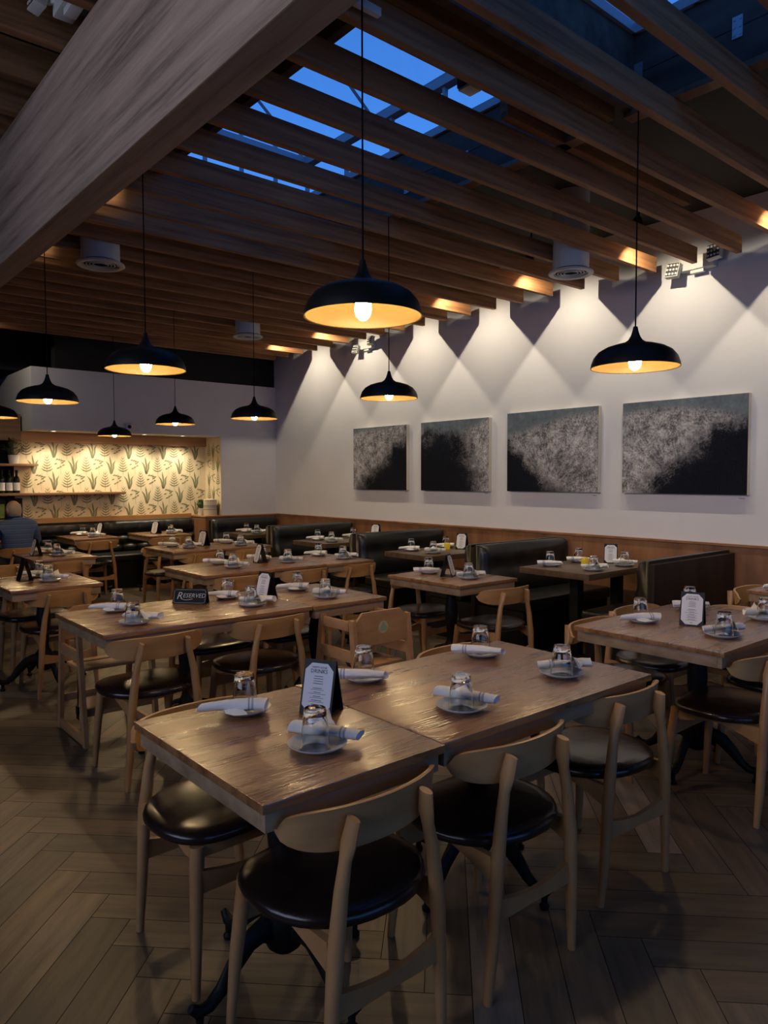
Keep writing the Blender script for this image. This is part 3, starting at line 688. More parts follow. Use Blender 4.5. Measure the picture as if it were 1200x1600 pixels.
for a in (
 (1.14, 1.335, 1, C+'nearest the camera, back to us at the nearest table', 1),
 (1.725, 1.340, 1, C+'second from the left along the near side of the nearest table', -1),
 (2.395, 1.395, 1, C+'third along the near side of the nearest table', -4),
 (1.105, 2.335, -1, C+"at the left end of the nearest table, facing us", 1),
 (2.36, 2.37, -1, C+'on the far side of the nearest long table, mostly hidden', 0),
 (3.39, 1.305, 1, C+'on the near side of the right-hand menu table', 0),
 (3.98, 1.33, 1, C+'near side of the right-hand menu table, cut by the picture edge', 0),
 (3.40, 2.33, -1, C+'on the far side of the right-hand menu table, left one', 0),
 (3.93, 2.40, -1, C+'on the far side of the right-hand menu table, right one', 0),
 (1.48, 3.415, 1, C+'left one on the near side of the reserved table', 0),
 (2.14, 3.435, 1, C+'near side of the reserved table beside the high chair', 0),
 (2.15, 4.45, -1, C+'facing us across the reserved table', 0),
 (2.70, 4.42, -1, C+'facing us at the short table beside the reserved one', 0),
 (3.99, 3.29, 1, C+'on the near side of the small square table', -3),
 (3.97, 4.41, -1, C+'facing us at the small square table', 2),
 (1.58, 5.255, 1, C+'on the near side of the small left table', 0),
 (1.57, 6.28, -1, C+'facing us behind the small left table', 0),
 (2.165, 7.12, 1, C+'near side of the far left table, right one', 0),
 (1.60, 7.12, 1, C+'near side of the far left table, cut by the picture edge', 0),
 (2.87, 5.07, 1, C+'left one on the near side of the row of three tables', 0),
 (3.50, 5.08, 1, C+'middle one on the near side of the row of three tables', 2),
 (4.05, 5.10, 1, C+'right one on the near side of the row of three tables', -2),
 (3.00, 6.13, -1, C+'facing us at the left end of the row of three tables', 0),
 (3.50, 6.15, -1, C+'facing us behind the middle of the row of three tables', 0),
 (3.47, 6.95, 1, C+'left one on the near side of the far pair of tables', 0),
 (4.03, 6.95, 1, C+'right one on the near side of the far pair of tables', 0),
 (3.42, 8.0, -1, C+'facing us at the left end of the far pair of tables', 0),
 (3.15, 9.12, 1, C+'before the left banquette table', 0),
 (4.01, 9.0, 1, C+'before the right banquette table', 0),
 (2.20, 8.76, 1, C+'that the person in blue sits on', 0),
 (5.24, 2.30, -1, C+'facing us at the table cut by the right edge', 0)):
    chair(a[0], a[1], a[2], a[3], a[4])
o = dup(cp); place(o, (4.24, 1.86, 0), R(90), C+'at the right end of the right-hand menu table', 'chair', 'oak dining chairs with dark seats')

# ------------------------------------------------------------------ high chairs
def high_chair(x, y, rz, label, strap_label=None, strap=False):
    e = empty('high_chair', (x, y, 0), rz); tag(e, label, 'high chair', 'wooden restaurant high chairs')
    wd = W['pine']; X = .205
    for s in (-1, 1):
        for yb, yt in ((-.225, -.15), (.225, .13)):
            MB().quadmesh([[(s*X-.012, yb-.022, 0), (s*X+.012, yb-.022, 0), (s*X+.012, yb+.022, 0), (s*X-.012, yb+.022, 0)], [(s*X-.012, yt-.02, .70), (s*X+.012, yt-.02, .70), (s*X+.012, yt+.02, .70), (s*X-.012, yt+.02, .70)]], closev=True, cap0=True, cap1=True).build('leg', wd, e, 0)
        for z0, z1, k in ((.005, .06, .2), (.46, .525, .155), (.635, .69, .125)):
            MB().box(s*X-.010, s*X+.010, -k, k-.01, z0, z1, .003).build('side_rail', wd, e, 30)
    bp = MB()
    P = [(-.193, .545), (.193, .545), (.193, .68), (.14, .735), (-.14, .735), (-.193, .68)]
    bp.prism(P, 'y', -.165, -.148); b_ = bp.build('backrest', wd, e, 0)
    stp = MB(); stp.mi = 0; stp.lathe([(0, 0), (.036, 0), (.036, .001), (0, .001)], 24); stp.mi = 1
    stp.quadmesh([[(-.03, -.012, .0015), (-.02, -.022, .0015)], [(.0, .034, .0015), (.005, -.022, .0015)], [(.026, .0, .0015), (.026, -.02, .0015)]])
    stp.build('round_sticker', [mat('pale_sticker', (.55, .45, .28), .6), mat('green_sticker_print', (.30, .42, .22), .6)], b_, 0, loc=(.01, -.1655, .64), rot=(R(90), 0, 0))
    MB().box(-.193, .193, -.13, .12, .40, .418, .004).build('seat', wd, e, 30)
    MB().box(-.193, .193, .105, .125, .60, .64, .004).build('front_bar', wd, e, 30)
    for yy in (-.2, .19): MB().box(-.193, .193, yy-.009, yy+.009, .16, .205, .003).build('stretcher', wd, e, 30)
    sm = MB().quadmesh([[(-.17, -.10, .42), (-.17, -.06, .42)], [(-.12, .0, .435), (-.12, .04, .435)], [(.0, .02, .44), (.0, .06, .44)], [(.12, .0, .435), (.12, .04, .435)], [(.17, -.1, .42), (.17, -.06, .42)]])
    sm.build('safety_strap', plastick, e)
    if strap:
        m = MB(); m.quadmesh([[(.150, -.058, .46), (.150, -.030, .46)], [(.150, -.075, .30), (.150, -.047, .30)], [(.150, -.090, .14), (.150, -.062, .14)]]).box(.146, .157, -.096, -.056, .10, .15, .002)
        for q in (-.094, -.080, -.066): m.box(.149, .154, q, q+.008, .072, .10)
        m.build('hanging_buckle_strap', plastick, e, 0)
    return e
high_chair(2.69, 3.36, 0, 'pine high chair with round sticker, backed toward us at the short table')
high_chair(1.53, 4.36, math.pi, 'pine high chair with hanging buckle strap at the left of the reserved table', strap=True)

# ------------------------------------------------------------------ place settings
FWD = Vector((math.sin(YAW), math.cos(YAW), 0)); RGT = Vector((math.cos(YAW), -math.sin(YAW), 0))
platem_ = MB().lathe([(0, .003), (.05, .003), (.052, .0), (.056, .002), (.070, .008), (.083, .0165), (.0835, .0185), (.080, .018), (.068, .0115), (.056, .0075), (.0, .007)], 36).mesh('side_plate', ceramic, 50)
def flute(k, z): return 1-.035*(k % 2)*(1 if .018 < z < .094 else 0)
glassm = MB().lathe([(.0368, .0005), (.0385, 0), (.0392, .002), (.0385, .02), (.036, .045), (.0325, .075), (.0288, .096), (.0272, .100), (.0, .100)], 24, mod=flute)
glassm.lathe([(.0368, .0005), (.0362, .02), (.0335, .045), (.029, .072), (.0255, .081), (.0, .083)], 24)
bmesh.ops.remove_doubles(glassm.bm, verts=glassm.bm.verts, dist=.00005)
glassm = glassm.mesh('tumbler', glass, 35)
def napkin_mesh(v):
    n = 22; rows = []; q = random.Random(11+v); K = 18
    wob = [[q.uniform(-1, 1) for _ in range(K)] for _ in range(n+1)]
    for i in range(n+1):
        t = i/n; x = -.105+.205*t
        w_ = .016+.012*t if v == 0 else .024-.006*t
        hh = .0125+.0075*t if v == 0 else .018-.004*t
        ben = .006*math.sin(t*3.4+v*2); zz = .018+.004*math.sin(t*3+v)
        ring = []
        for k in range(K):
            a = 2*math.pi*k/K; sp = 1.08-.2*(k/K)+.05*math.sin(3*a+6*t+v)+.035*(wob[i][k]+wob[max(i-1, 0)][k])
            ring.append((x+(.008*math.sin(a+1) if i in (0, n) else .002*math.sin(a*2+v)), ben+w_*math.cos(a)*sp, zz+hh*math.sin(a)*sp))
        rows.append(ring)
    cen = lambda r_, dx: [((p_[0]+dx), r_[0][1]*0+sum(c[1] for c in r_)/K+(p_[1]-sum(c[1] for c in r_)/K)*.55, sum(c[2] for c in r_)/K+(p_[2]-sum(c[2] for c in r_)/K)*.55) for p_ in r_]
    rows = [cen(rows[0], .012)]+rows+[cen(rows[-1], -.012)]
    m = MB().quadmesh(rows, closev=True, cap0=True, cap1=True)
    # loose folded corner
    if v == 1: m.quadmesh([[(-.07, .015, .024), (-.03, .022, .032), (.02, .02, .03)], [(-.055, .04, .018), (-.02, .05, .055), (.01, .042, .03)], [(-.04, .055, .012), (-.012, .06, .062), (-.002, .058, .03)]])
    else: m.quadmesh([[(-.03, -.012, .012), (.0, -.014, .018), (.03, -.014, .012)], [(-.024, -.028, .006), (.01, -.03, .012), (.04, -.032, .008)], [(.005, -.042, .002), (.025, -.046, .004), (.045, -.042, .004)]])
    return m.mesh('napkin', cloth, 60)
nap = [napkin_mesh(0), napkin_mesh(1)]
def setting(x, y, far, where, ang=0, gx=0, z=.75):
    s = 1 if far else -1
    o = link(bpy.data.objects.new('side_plate', platem_)); place(o, (x, y, z+.0005), rnd.uniform(0, 6), 'small white side plate '+where, 'plate', 'white side plates on the tables')
    gp = Vector((x, y, 0))+FWD*(.022*s)+RGT*(gx-.004)
    o = link(bpy.data.objects.new('tumbler', glassm)); o.scale = (1.06, 1.06, 1.12); place(o, (gp.x, gp.y, z+.0085), rnd.uniform(0, 6), 'upturned glass tumbler '+where, 'glass', 'upturned tumblers on the side plates')
    npn = Vector((x, y, 0))-FWD*(.047*s)+RGT*(-.025 if far else .022)
    a = -YAW+R(ang)+(math.pi if rnd.random() < .4 else 0)
    o = link(bpy.data.objects.new('rolled_napkin', nap[0 if far else 1])); place(o, (npn.x, npn.y, z+.0145), a, 'rolled white napkin '+where, 'napkin', 'rolled napkins on the side plates')
for a in (
 (1.155, 2.055, 1, 'at the far left seat of the nearest table', 8), (1.150, 1.645, 0, 'beside the front drinks card of the nearest table', -14),
 (1.68, 2.095, 1, 'directly behind the front drinks card', -4), (1.70, 1.62, 0, 'in the middle of the near edge of the nearest long table', -20),
 (2.29, 2.065, 1, 'at the far corner of the nearest long table', -14), (2.28, 1.655, 0, 'at the right end of the nearest long table', 4),
 (3.45, 2.005, 1, 'left of the drinks card on the right-hand table', 4), (3.41, 1.57, 0, 'right of the drinks card on the right-hand table', 10),
 (4.02, 2.03, 1, 'hidden behind the drinks card on the right-hand table', 0), (3.98, 1.62, 0, 'on the right-hand table, cut by the right picture edge', 6),
 (1.50, 4.10, 1, 'at the far left corner of the reserved table', 0), (1.44, 3.68, 0, 'at the near left corner of the reserved table', -10),
 (2.185, 4.09, 1, 'just right of the black RESERVED sign', 0), (2.165, 3.75, 0, 'left of the drinks card on the reserved table', -6),
 (2.70, 4.08, 1, 'just right of the reserved table drinks card', 6), (2.66, 3.70, 0, 'at the right end beside the reserved table', 0),
 (3.955, 4.12, 1, 'left of the menu on the small square table', 6), (3.955, 3.70, 0, 'right of the menu on the small square table', 0),
 (3.01, 5.76, 1, 'at the far left of the row of three tables', 0), (2.97, 5.44, 0, 'at the near left of the row of three tables', -8),
 (3.46, 5.80, 1, 'behind the menu on the row of three tables', 0), (3.52, 5.46, 0, 'in the near middle of the row of three tables', 4),
 (4.05, 5.75, 1, 'at the far right of the row of three tables', 0), (4.06, 5.37, 0, 'at the near right of the row of three tables', -6),
 (3.39, 7.58, 1, 'at the far left of the far pair of tables', 0), (3.46, 7.30, 0, 'left of the menu on the far pair of tables', 0),
 (4.03, 7.55, 1, 'at the far right of the far pair of tables', 6), (4.01, 7.17, 0, 'at the near right of the far pair of tables', 0),
 (1.575, 5.92, 1, 'behind the menu on the small left table', 0), (1.57, 5.60, 0, 'in front of the menu on the small left table', 0),
 (2.16, 7.78, 1, 'behind the menu on the far left table', 0), (2.15, 7.39, 0, 'right of the menu on the far left table', 0),
 (3.17, 9.84, 1, 'on the far side of the left banquette table', 0), (3.19, 9.47, 0, 'on the near side of the left banquette table', 0),
 (4.18, 9.36, 0, 'on the right banquette table beside its menu', 0),
 (5.05, 3.78, 1, 'at the front far corner of the nearest booth table', 0), (5.47, 3.79, 1, 'behind the candle on the nearest booth table', 0),
 (5.05, 3.37, 0, 'just in front of the candle on the nearest booth table', -8), (5.50, 3.37, 0, 'right of the menu on the nearest booth table', -4),
 (5.03, 5.50, 1, 'at the front far corner of the second booth table', 0), (5.02, 5.17, 0, 'at the near front of the second booth table', 0), (5.53, 5.50, 1, 'behind the candle on the second booth table', 0),
 (5.06, 7.20, 1, 'at the front far corner of the third booth table', 0), (5.02, 6.86, 0, 'at the near front of the third booth table', 0), (5.60, 7.20, 1, 'behind the candle on the third booth table', 0),
 (5.06, 8.90, 1, 'on the far side of the farthest booth table', 0), (5.03, 8.56, 0, 'on the near side of the farthest booth table', 0),
 (5.10, 1.98, 1, 'on the table cut by the right edge', 0)):
    setting(a[0], a[1], a[2], a[3], a[4])

# ------------------------------------------------------------------ menu tents
def tent_parts():
    w2, hh, th = .056, .172, .003; lean = R(15)
    def panelm(s):
        m = MB()
        # panel in local: normal -x for front (s=-1); base at x = s*.045
        c, sn = math.cos(lean), math.sin(lean)
        b0 = Vector((s*.047, 0, 0)); up_ = Vector((-s*sn, 0, c)); nn = Vector((s*c, 0, sn))
        rows = []
        vs = []
        for (y, t) in ((-w2, 0), (w2, 0), (w2, hh), (-w2, hh)): vs.append(b0+up_*t+Vector((0, y, 0)))
        A = [m.bm.verts.new(v) for v in vs]; B = [m.bm.verts.new(v-nn*th) for v in vs]
        m._f(A); m._f(list(reversed(B)))
        for i in range(4): m._f([A[i], B[i], B[(i+1) % 4], A[(i+1) % 4]])
        return m.mesh('cover_panel', cover, 0), b0, up_, nn
    f, b0, up_, nn = panelm(-1); bk = panelm(1)[0]
    m = MB(); cth = .022; yy, z0, z1 = w2-.006, .008, hh-.010
    pts = [(-yy+cth, z0), (yy-cth, z0), (yy, z0+cth), (yy, z1-cth), (yy-cth, z1), (-yy+cth, z1), (-yy, z1-cth), (-yy, z0+cth)]
    m._f([m.bm.verts.new(b0+up_*t+Vector((0, y, 0))+nn*.0008) for y, t in pts])
    pm = m.mesh('paper_sheet', paper, 0)
    # printed matter, local frame: text x axis = +y * -1 (reader stands at -x)
    Mx = Matrix(((0, up_.x, nn.x, b0.x), (-1, 0, 0, 0), (0, up_.z, nn.z, b0.z), (0, 0, 0, 1)))
    bmn = bmesh.new()
    def addtxt(s, size, t):
        me = text_mesh(s, size); me.transform(Matrix.Translation((0, t, .0014))); bmn.from_mesh(me)
    addtxt('HAPPY HOUR', .0085, .146); addtxt('DRINKS', .0175, .131)
    rr = random.Random(3)
    def line(t, wd, h_):
        vs = [bmn.verts.new(p_) for p_ in ((-wd, t, .0014), (wd, t, .0014), (wd, t+h_, .0014), (-wd, t+h_, .0014))]; bmn.faces.new(vs)
    for i in range(4): line(.120-.0075*i, rr.uniform(.014, .02), .0018)
    for i in range(5):
        line(.083-.0125*i, rr.uniform(.012, .018), .0018); line(.0785-.0125*i, rr.uniform(.022, .032), .0012)
    line(.016, .006, .0022)
    bmn.transform(Mx); pr = bpy.data.meshes.new('printed_text'); bmn.to_mesh(pr); bmn.free(); pr.materials.append(ink)
    m = MB(); m.box(-.0448, .0448, -w2+.004, w2-.004, .004, .0065); bs = m.mesh('base_strip', cover, 0)
    return f, bk, pm, pr, bs
tp = tent_parts()
tent = empty('menu_tent')
for nm, q in zip(('cover_panel', 'cover_panel', 'paper_sheet', 'printed_text', 'base_strip'), tp):
    o = link(bpy.data.objects.new(nm, q), tent); CH.setdefault(tent, []).append(o)
first = True
for x, y, ang, lb in (
 (1.345, 1.90, 27, 'black tent card with white drinks list on the nearest table'),
 (3.575, 1.80, 18, 'black tent card with white drinks list on the right-hand table'),
 (2.36, 3.92, 12, 'black tent card with white list on the reserved table'),
 (3.945, 3.905, 118, 'tent card seen side-on on the small square table'),
 (3.33, 5.62, -8, 'tent card standing side-on on the row of three tables'),
 (3.70, 7.45, 16, 'dark tent card on the far pair of tables'),
 (1.44, 5.77, 180, 'tent card seen edge-on on the small left table'),
 (2.00, 7.58, 0, 'tent card seen edge-on on the far left table'),
 (3.36, 9.70, 10, 'tiny tent card on the left banquette table'),
 (4.02, 9.49, 20, 'tiny tent card on the right banquette table'),
 (5.62, 3.575, 30, 'dark tent card against the wall end of the nearest booth table'),
 (5.56, 5.30, 22, 'dark tent card beside the yellow candle of the second booth table'),
 (5.84, 7.05, 22, 'tiny tent card peeping over the third booth back')):
    o = tent if first else dup(tent); first = False
    place(o, (x, y, .7503), R(ang), lb, 'menu card', 'drinks menu tent cards')
# RESERVED sign
e = empty('reserved_sign', (1.935, 4.075, .7503), R(-46.5+0)); tag(e, 'black tent sign reading RESERVED on the long table', 'sign')
lean = R(20); hh = .092
for s in (-1, 1):
    m = MB()
    P = [(s*.034, 0), (s*.034-s*hh*math.sin(lean), hh*math.cos(lean)), (s*.034-s*hh*math.sin(lean)-s*.004, hh*math.cos(lean)), (s*.034-s*.004, 0)]
    m.prism([(a, b2) for a, b2 in P], 'x', -.103, .103); m.build('sign_panel', plastick, e, 0)
MB().box(-.1, .1, -.03, .03, .0, .003).build('base_strip', plastick, e, 0)
bmn = bmesh.new()
me_ = text_mesh('R', .062, shear=.25, align='LEFT'); me_.transform(Matrix.Translation((-.082, .028, .001))); bmn.from_mesh(me_)
me_ = text_mesh('ESERVED', .036, shear=.2, align='LEFT'); me_.transform(Matrix.Translation((-.043, .038, .001))); bmn.from_mesh(me_)
def strip(pts, wd):
    vs = []
    for i, (x, y) in enumerate(pts):
        a = pts[max(i-1, 0)]; c = pts[min(i+1, len(pts)-1)]; dx, dy = c[0]-a[0], c[1]-a[1]; l = math.hypot(dx, dy)
        vs.append((bmn.verts.new((x-dy/l*wd/2, y+dx/l*wd/2, .001)), bmn.verts.new((x+dy/l*wd/2, y-dx/l*wd/2, .001))))
    for a, b2 in zip(vs, vs[1:]): bmn.faces.new((a[0], a[1], b2[1], b2[0]))
strip([(-.055, .040), (-.045, .028), (-.025, .023), (.0, .026), (.02, .03)], .003)
strip([(-.096, .012), (-.085, .006), (.085, .006), (.096, .012), (.096, .078), (.085, .085), (-.085, .085), (-.096, .078), (-.096, .012)], .0014)
Mx = Matrix(((1, 0, 0, 0), (0, math.sin(lean), -math.cos(lean), -.034), (0, math.cos(lean), math.sin(lean), 0), (0, 0, 0, 1)))
bmn.transform(Mx); me_ = bpy.data.meshes.new('lettering'); bmn.to_mesh(me_); bmn.free(); me_.materials.append(silverink)
link(bpy.data.objects.new('lettering', me_), e)
# candles on the booth tables
ylw = mat('yellow_candle_glass', (.60, .44, .03), .2, emit=(1, .62, .05), estr=.10)
for x, y, lb in ((5.27, 3.60, 'yellow glass candle jar on the nearest booth table'), (5.40, 5.36, 'yellow glass candle jar on the second booth table'), (5.72, 7.06, 'yellow glass candle jar on the third booth table'), (5.54, 8.78, 'yellow glass candle jar on the farthest booth table')):
    e = empty('candle_jar', (x, y, .7503)); tag(e, lb, 'candle', 'yellow candle jars on the booth tables')
    MB().lathe([(0, 0), (.028, 0), (.031, .006), (.031, .062), (.029, .068), (.027, .062), (.027, .012), (0, .01)], 20).build('jar', ylw, e)
    MB().lathe([(0, .012), (.025, .012), (.025, .04), (0, .042)], 16).build('wax', mat('yellow_wax', (.7, .5, .12), .6), e)

# ------------------------------------------------------------------ booths and banquette
def cushion_back(x0, x1, yb, s, nbx=4):
    # back cushion: profile rolled over the top; s = +1 faces +Y
    prof = [(.0, .44), (.13, .44), (.155, .50), (.15, .58), (.125, .66), (.115, .70), (.118, .76), (.12, .82), (.105, .870), (.06, .893), (.0, .895)]
    n = 34; rows = []
    for i in range(n+1):
        t = i/n; x = x0+(x1-x0)*t
        ends = min(1, min(t, 1-t)*24); rnd_ = .55+.45*math.sqrt(1-(1-ends)**2)
        r_ = []
        for k, (d, z) in enumerate(prof):
            dimple = 0
            if 2 < k < 8: dimple = .022*math.exp(-((((t*nbx) % 1)-.5)*5)**2)*math.exp(-((z-.70)/.045)**2)
            r_.append((x, yb+s*(d*rnd_-dimple), .44+(z-.44)*(.985+.015*rnd_)))
        rows.append(r_)
    return MB().quadmesh(rows, closev=True, cap0=True, cap1=True)
def bench(label, y, sides, x0=4.82, x1=6.08, wall=False):
    e = empty('booth_bench', ((x0+x1)/2, y, 0)); tag(e, label, 'booth', 'black leather booth benches')
    c = -(x0+x1)/2
    MB().box(x0+c, x1+c, -.022, .022, 0, .872, .003).build('end_panel', W['booth'], e, 30)
    for s in sides:
        cushion_back(x0+c+.004, x1+c, s*.022, s).build('back_cushion', leather, e, 60)
        ys = sorted((s*.16, s*.60))
        MB().box(x0+c+.01, x1+c, ys[0], ys[1], .36, .465, .03).build('seat_cushion', leather, e, 60)
        ys = sorted((s*.024, s*.56))
        MB().box(x0+c+.02, x1+c, ys[0], ys[1], 0, .36, .004).build('base', plastick, e, 30)
bench('single booth bench with dark wood back, nearest the camera', 2.735, (1,))
bench('double booth bench behind the nearest booth table', 4.46, (-1, 1))
bench('double booth bench second from the nearest, beside the square table', 6.19, (-1, 1))
bench('double booth bench third from the nearest', 7.92, (-1, 1))
bench('booth bench against the white back wall by the corner', YB-.045, (-1,), x0=4.98)
# tufted banquette in the niche
e = empty('banquette', (3.3, 10.1, 0)); tag(e, 'long tufted black leather banquette under the fern wallpaper', 'banquette')
x0, x1 = 1.0-3.3, 4.915-3.3; yB = YN-.055-10.1
def grid(x0, x1, z0, z1, nx, nz, f):
    return MB().quadmesh([[(x0+(x1-x0)*i/nx, f(x0+(x1-x0)*i/nx, z0+(z1-z0)*j/nz), z0+(z1-z0)*j/nz) for j in range(nz+1)] for i in range(nx+1)])
cw = .205
def up(x, z):
    t = (x-x0)/cw; v = (z-.70)/.20; a = abs(math.sin(math.pi*t))**.35; b2 = math.sqrt(max(0, 1-(2*v-1)**2))
    return yB-.02-.085*b2**.8*(.72+.28*a)
def lo(x, z):
    v = (z-.46)/.24; r_ = int(min(v*2, 1.999)); t = (x-x0)/cw+.5*r_; vv = v*2-r_
    a = abs(math.sin(math.pi*t))**.5; b2 = abs(math.sin(math.pi*vv))**.5
    return yB-.04-.075*a*b2
grid(x0, x1, .70, .90, 200, 12, up).build('top_roll', leather, e, 180)
grid(x0, x1, .46, .70, 200, 20, lo).build('tufted_back', leather, e, 180)
MB().box(x0, x1, yB-.03, yB, .36, .89).build('back_board', plastick, e, 0)
MB().box(x0, x1, -.30, yB-.02, .37, .465, .03).build('seat_cushion', leather, e, 60)
MB().tube([(x0, -.302, .452), (x1, -.302, .452)], .006, 6).build('seat_piping', mat('grey_piping', (.22, .22, .21), .4), e)
MB().box(x0, x1, -.27, yB, 0, .37).build('base', plastick, e, 0)

# ------------------------------------------------------------------ shelf, bar objects, ledge objects
tag(MB().box(1.0, 2.74, YN-.21, YN-.005, 1.655, 1.685, .003).build('wall_shelf', W['shelf'], None, 30), 'upper short brown shelf holding the potted plant', 'shelf', 'bar shelves')
tag(MB().box(1.0, 3.88, YN-.21, YN-.005, 1.275, 1.305, .003).build('wall_shelf', W['shelf'], None, 30), 'lower long brown shelf across the fern wallpaper', 'shelf', 'bar shelves')
def plant(x, y, z, r, hp, leafs, spread, hgt, label, ball=False):
    e = empty('potted_plant', (x, y, z)); tag(e, label, 'plant')
    MB().lathe([(0, 0), (r*.8, 0), (r, hp), (r*.88, hp), (r*.8, hp*.85), (0, hp*.85)], 20).build('pot', mat('white_pot', (.7, .68, .64), .5), e)
    m = MB(); rr = random.Random(5)
    for i in range(leafs):
        a = rr.uniform(0, 6.283); el = rr.uniform(-.3, 1.5); rad = spread*(1 if ball else rr.uniform(.5, 1))
        c = Vector((math.cos(a)*math.cos(el)*rad, math.sin(a)*math.cos(el)*rad, hp+hgt+math.sin(el)*rad*(1 if ball else 1.2)))
        d = Vector((math.cos(a), math.sin(a), rr.uniform(-.2, .8))).normalized(); sd = d.cross(Vector((0, 0, 1))).normalized()
        l = spread*.45; wv = l*.42
        m.quadmesh([[c-sd*.001, c+sd*.001], [c+d*l*.5-sd*wv/2, c+d*l*.5+sd*wv/2], [c+d*l-sd*.001, c+d*l+sd*.001]])
        if not ball and i % 4 == 0: m.tube([(0, 0, hp*.8), c*.5+Vector((0, 0, hp*.3)), c], .002, 4)
    if ball: m.lathe([(0, hp+hgt-spread), (spread*.6, hp+hgt-spread*.8), (spread, hp+hgt), (spread*.6, hp+hgt+spread*.8), (0, hp+hgt+spread)], 14)
    m.build('leaves', mat('green_leaf', (.07, .13, .035) if ball else (.08, .11, .05), .55), e)
plant(2.47, YN-.11, 1.6855, .07, .11, 130, .13, .07, 'leafy plant in a white pot on the upper bar shelf')
plant(5.0, 10.14, ZW, .05, .085, 320, .062, .075, 'small round topiary in a white pot on the ledge', True)
e = empty('ceramic_canister', (5.07, 9.985, ZW)); tag(e, 'patterned cream and blue tiled canister on the niche ledge', 'canister')
m = MB(); m.mi = 0; m.lathe([(0, 0), (.095, 0), (.098, .01), (.098, .235), (.09, .24), (0, .24)], 40); m.mi = 1
for zz in (.085, .145): m.lathe([(.0985, zz), (.0992, zz+.003), (.0985, zz+.006)], 40)
for k in range(22):
    a = 2*math.pi*k/22; q = [(a+.09*math.cos(t*.5)-.05, .118+.022*math.sin(t*.5)) for t in range(-3, 4)]
    m.quadmesh([[(.0988*math.cos(aa), .0988*math.sin(aa), zz-.005), (.0995*math.cos(aa+.06), .0995*math.sin(aa+.06), zz+.006)] for aa, zz in q])
for k in range(16):
    a = 2*math.pi*k/16; m.quadmesh([[(.0988*math.cos(a-.08), .0988*math.sin(a-.08), .215), (.0988*math.cos(a), .0988*math.sin(a), .222)], [(.0988*math.cos(a), .0988*math.sin(a), .205), (.0988*math.cos(a+.08), .0988*math.sin(a+.08), .228)]])
m.build('canister_body', [mat('cream_glaze', (.62, .55, .42), .35), mat('blue_glaze', (.08, .10, .17), .35)], e)
# bottles
bot = empty('wine_bottle'); gb = mat('dark_green_bottle_glass', (.008, .012, .01), .12)
o = MB().lathe([(0, 0), (.036, 0), (.038, .006), (.038, .17), (.032, .20), (.016, .225), (.0145, .28), (.0165, .283), (.0165, .295), (0, .295)], 20).build('bottle_body', gb, bot)
o = MB().lathe([(.0385, .035), (.0388, .037), (.0388, .135), (.0385, .137)], 20).build('paper_label', paper, bot)
o = MB().lathe([(.0168, .25), (.0175, .252), (.0175, .297), (0, .298)], 14).build('foil_cap', plastick, bot)
for i in range(6):
    o = bot if i == 0 else dup(bot)
    place(o, (2.50-.088*i, YN-.1, 1.3055), 0, 'dark wine bottle with white label on the bar shelf, %s from its right end' % ords[i], 'bottle', 'wine bottles on the bar shelf')
gp_ = noisy('green_picture', [(.35, (.05, .09, .012)), (.55, (.17, .25, .035)), (.7, (.26, .32, .08))], (9, 9, 9), 5, .4)
for i, x in enumerate((2.49, 2.29)):
    e = empty('framed_picture', (x, YN-.03, .9655)); tag(e, ['small green picture in a black frame behind the seated person, right one', 'small green picture in a black frame behind the seated person, left one'][i], 'picture', 'green framed pictures on the bar')
    MB().box(-.09, .09, .0, .02, 0, .27, .002).build('frame', plastick, e, 30); MB().box(-.075, .075, -.002, 0, .02, .20).build('picture', gp_, e, 0)

# ------------------------------------------------------------------ seated person
def skin(name, verts, edges, rad, m, parent=None, root=0, sub=2):
    me = bpy.data.meshes.new(name); me.from_pydata(verts, edges, [])
    o = bpy.data.objects.new(name, me); link(o, parent)
    mod = o.modifiers.new('skin', 'SKIN'); mod.use_smooth_shade = True
    for i, v in enumerate(me.skin_vertices[0].data):
        r_ = rad[i]; v.radius = r_ if hasattr(r_, '__len__') else (r_, r_); v.use_root = (i == root)
    mod2 = o.modifiers.new('sub', 'SUBSURF'); mod2.levels = mod2.render_levels = sub
    me.materials.append(m)
    bpy.context.view_layer.update()
    ev = bpy.data.meshes.new_from_object(o.evaluated_get(bpy.context.evaluated_depsgraph_get()))
    o.modifiers.clear(); o.data = ev
    for p_ in ev.polygons: p_.use_smooth = True
    return o
fleshm = noisy('fair_skin', [(.3, (.40, .22, .16)), (.7, (.46, .27, .20))], (20, 20, 20), 3, .5)
px, py = 2.18, 8.98
V, E_, RR = [], [], []
def jv(p_, r_, prev=None):
    V.append(p_); RR.append(r_)
    if prev is not None: E_.append((prev, len(V)-1))
    return len(V)-1
pel = jv((0, 0, .54), (.155, .11))
ab = jv((0, .02, .68), (.15, .105), pel); ch = jv((0, .04, .84), (.15, .09), ab); ub = jv((0, .06, .95), (.10, .06), ch)
nk = jv((-.005, .07, 1.02), .055, ub); nk2 = jv((-.01, .085, 1.06), .052, nk)
for s in (-1, 1):
    hp = jv((s*.085, .06, .51), .085, pel); kn = jv((s*.11, .44, .52), .06, hp); an = jv((s*.11, .47, .10), .04, kn); jv((s*.11, .58, .045), .038, an)
    sh = jv((s*.165, .04, .955), .058, ub); el = jv((s*.235, .13, .735), .043, sh); wr = jv((s*.12, .36, .80), .028, el)
    hd = jv((s*.09, .415, .80), (.034, .016), wr)
person = skin('person', V, E_, RR, fleshm); person.location = (px, py, 0)
tag(person, 'seated balding person in a blue shirt, seen from behind at the far left', 'person')
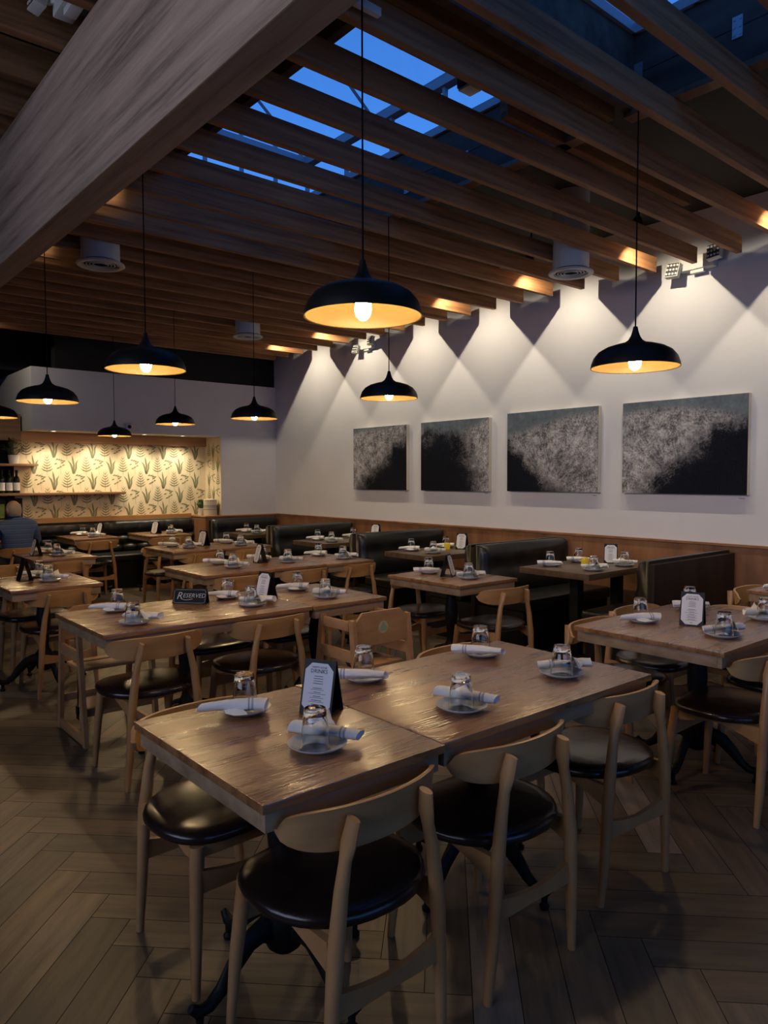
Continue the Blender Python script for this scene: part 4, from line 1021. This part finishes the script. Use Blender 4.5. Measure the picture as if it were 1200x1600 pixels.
# head with face, ears, fingers merged into the same body mesh
bmn = bmesh.new(); bmn.from_mesh(person.data)
def ball(c, r_, M3=None, seg=20):
    q = bmesh.ops.create_uvsphere(bmn, u_segments=seg, v_segments=seg//2+2, radius=1)
    for v in q['verts']:
        co = Vector((v.co.x*r_[0], v.co.y*r_[1], v.co.z*r_[2])); v.co = (M3 @ co if M3 else co)+Vector(c)
        for f in v.link_faces: f.smooth = True
hrot = Matrix.Rotation(R(18), 3, 'Z') @ Matrix.Rotation(R(-8), 3, 'X'); hc = Vector((-.012, .10, 1.135))
ball(hc, (.076, .097, .108), hrot, 28); ball(hc+hrot @ Vector((0, .035, -.05)), (.055, .06, .062), hrot)
ball(hc+hrot @ Vector((0, .10, -.015)), (.013, .022, .022), hrot, 12)
ball(hc+hrot @ Vector((0, .086, -.058)), (.026, .012, .008), hrot, 12)
for s in (-1, 1):
    ball(hc+hrot @ Vector((s*.078, -.005, -.012)), (.009, .02, .032), hrot, 12); ball(hc+hrot @ Vector((s*.03, .084, .01)), (.013, .012, .008), hrot, 10)
    for k in range(5):
        bx = s*(.09+.016*(k-2)) if k < 4 else s*.055; b0 = Vector((bx, .43, .802)) if k < 4 else Vector((bx, .405, .80))
        ball(b0+Vector((0, .022, -.004)), (.0075, .032 if k in (1, 2) else .026, .008), None, 8)
bmn.to_mesh(person.data); bmn.free()
shirtm = mat('blue_striped_shirt', (.03, .06, .16), .8); p = shirtm.node_tree.nodes['Principled BSDF']
tc_ = N(shirtm, 'ShaderNodeTexCoord'); s_ = N(shirtm, 'ShaderNodeSeparateXYZ'); L(shirtm, tc_.outputs['Object'], s_.inputs[0])
mu_ = N(shirtm, 'ShaderNodeMath', operation='MULTIPLY'); mu_.inputs[1].default_value = 19; L(shirtm, s_.outputs[2], mu_.inputs[0]); fr = N(shirtm, 'ShaderNodeMath', operation='FRACT'); L(shirtm, mu_.outputs[0], fr.inputs[0])
L(shirtm, ramp(shirtm, fr.outputs[0], [(0, (.045, .085, .20)), (.40, (.05, .09, .21)), (.46, (.14, .19, .30)), (.52, (.03, .055, .14)), (.9, (.05, .09, .21))]), p.inputs['Base Color'])
V, E_, RR = [], [], []
a0 = jv((0, -.005, .50), (.168, .13)); a1 = jv((0, .01, .66), (.172, .13), a0); a2 = jv((0, .025, .83), (.185, .128), a1); a3 = jv((0, .032, .965), (.14, .115), a2); a4 = jv((-.004, .056, 1.03), .082, a3); jv((-.008, .075, 1.06), .066, a4)
for s in (-1, 1):
    b0 = jv((s*.165, .038, .955), .075, a3); b1 = jv((s*.21, .09, .83), .064, b0); jv((s*.238, .13, .735), .058, b1)
skin('shirt', V, E_, RR, shirtm, person)
V, E_, RR = [], [], []
a0 = jv((0, 0, .535), (.17, .125))
for s in (-1, 1):
    b0 = jv((s*.09, .07, .51), .095, a0); b1 = jv((s*.11, .44, .522), .072, b0); jv((s*.11, .47, .12), .055, b1)
skin('trousers', V, E_, RR, mat('dark_trousers', (.02, .02, .025), .8), person)
m = MB(); n = 24; rows = []
for j in range(7):
    el = R(-38+j*12); rows.append([hc+hrot @ Vector((.0785*math.cos(a)*math.cos(el), .0995*math.sin(a)*math.cos(el), .110*math.sin(el))) for a in [R(170+200*k/n) for k in range(n+1)]])
m.quadmesh(rows); m.build('hair', mat('short_grey_hair', (.30, .25, .22), .8), person, 60)
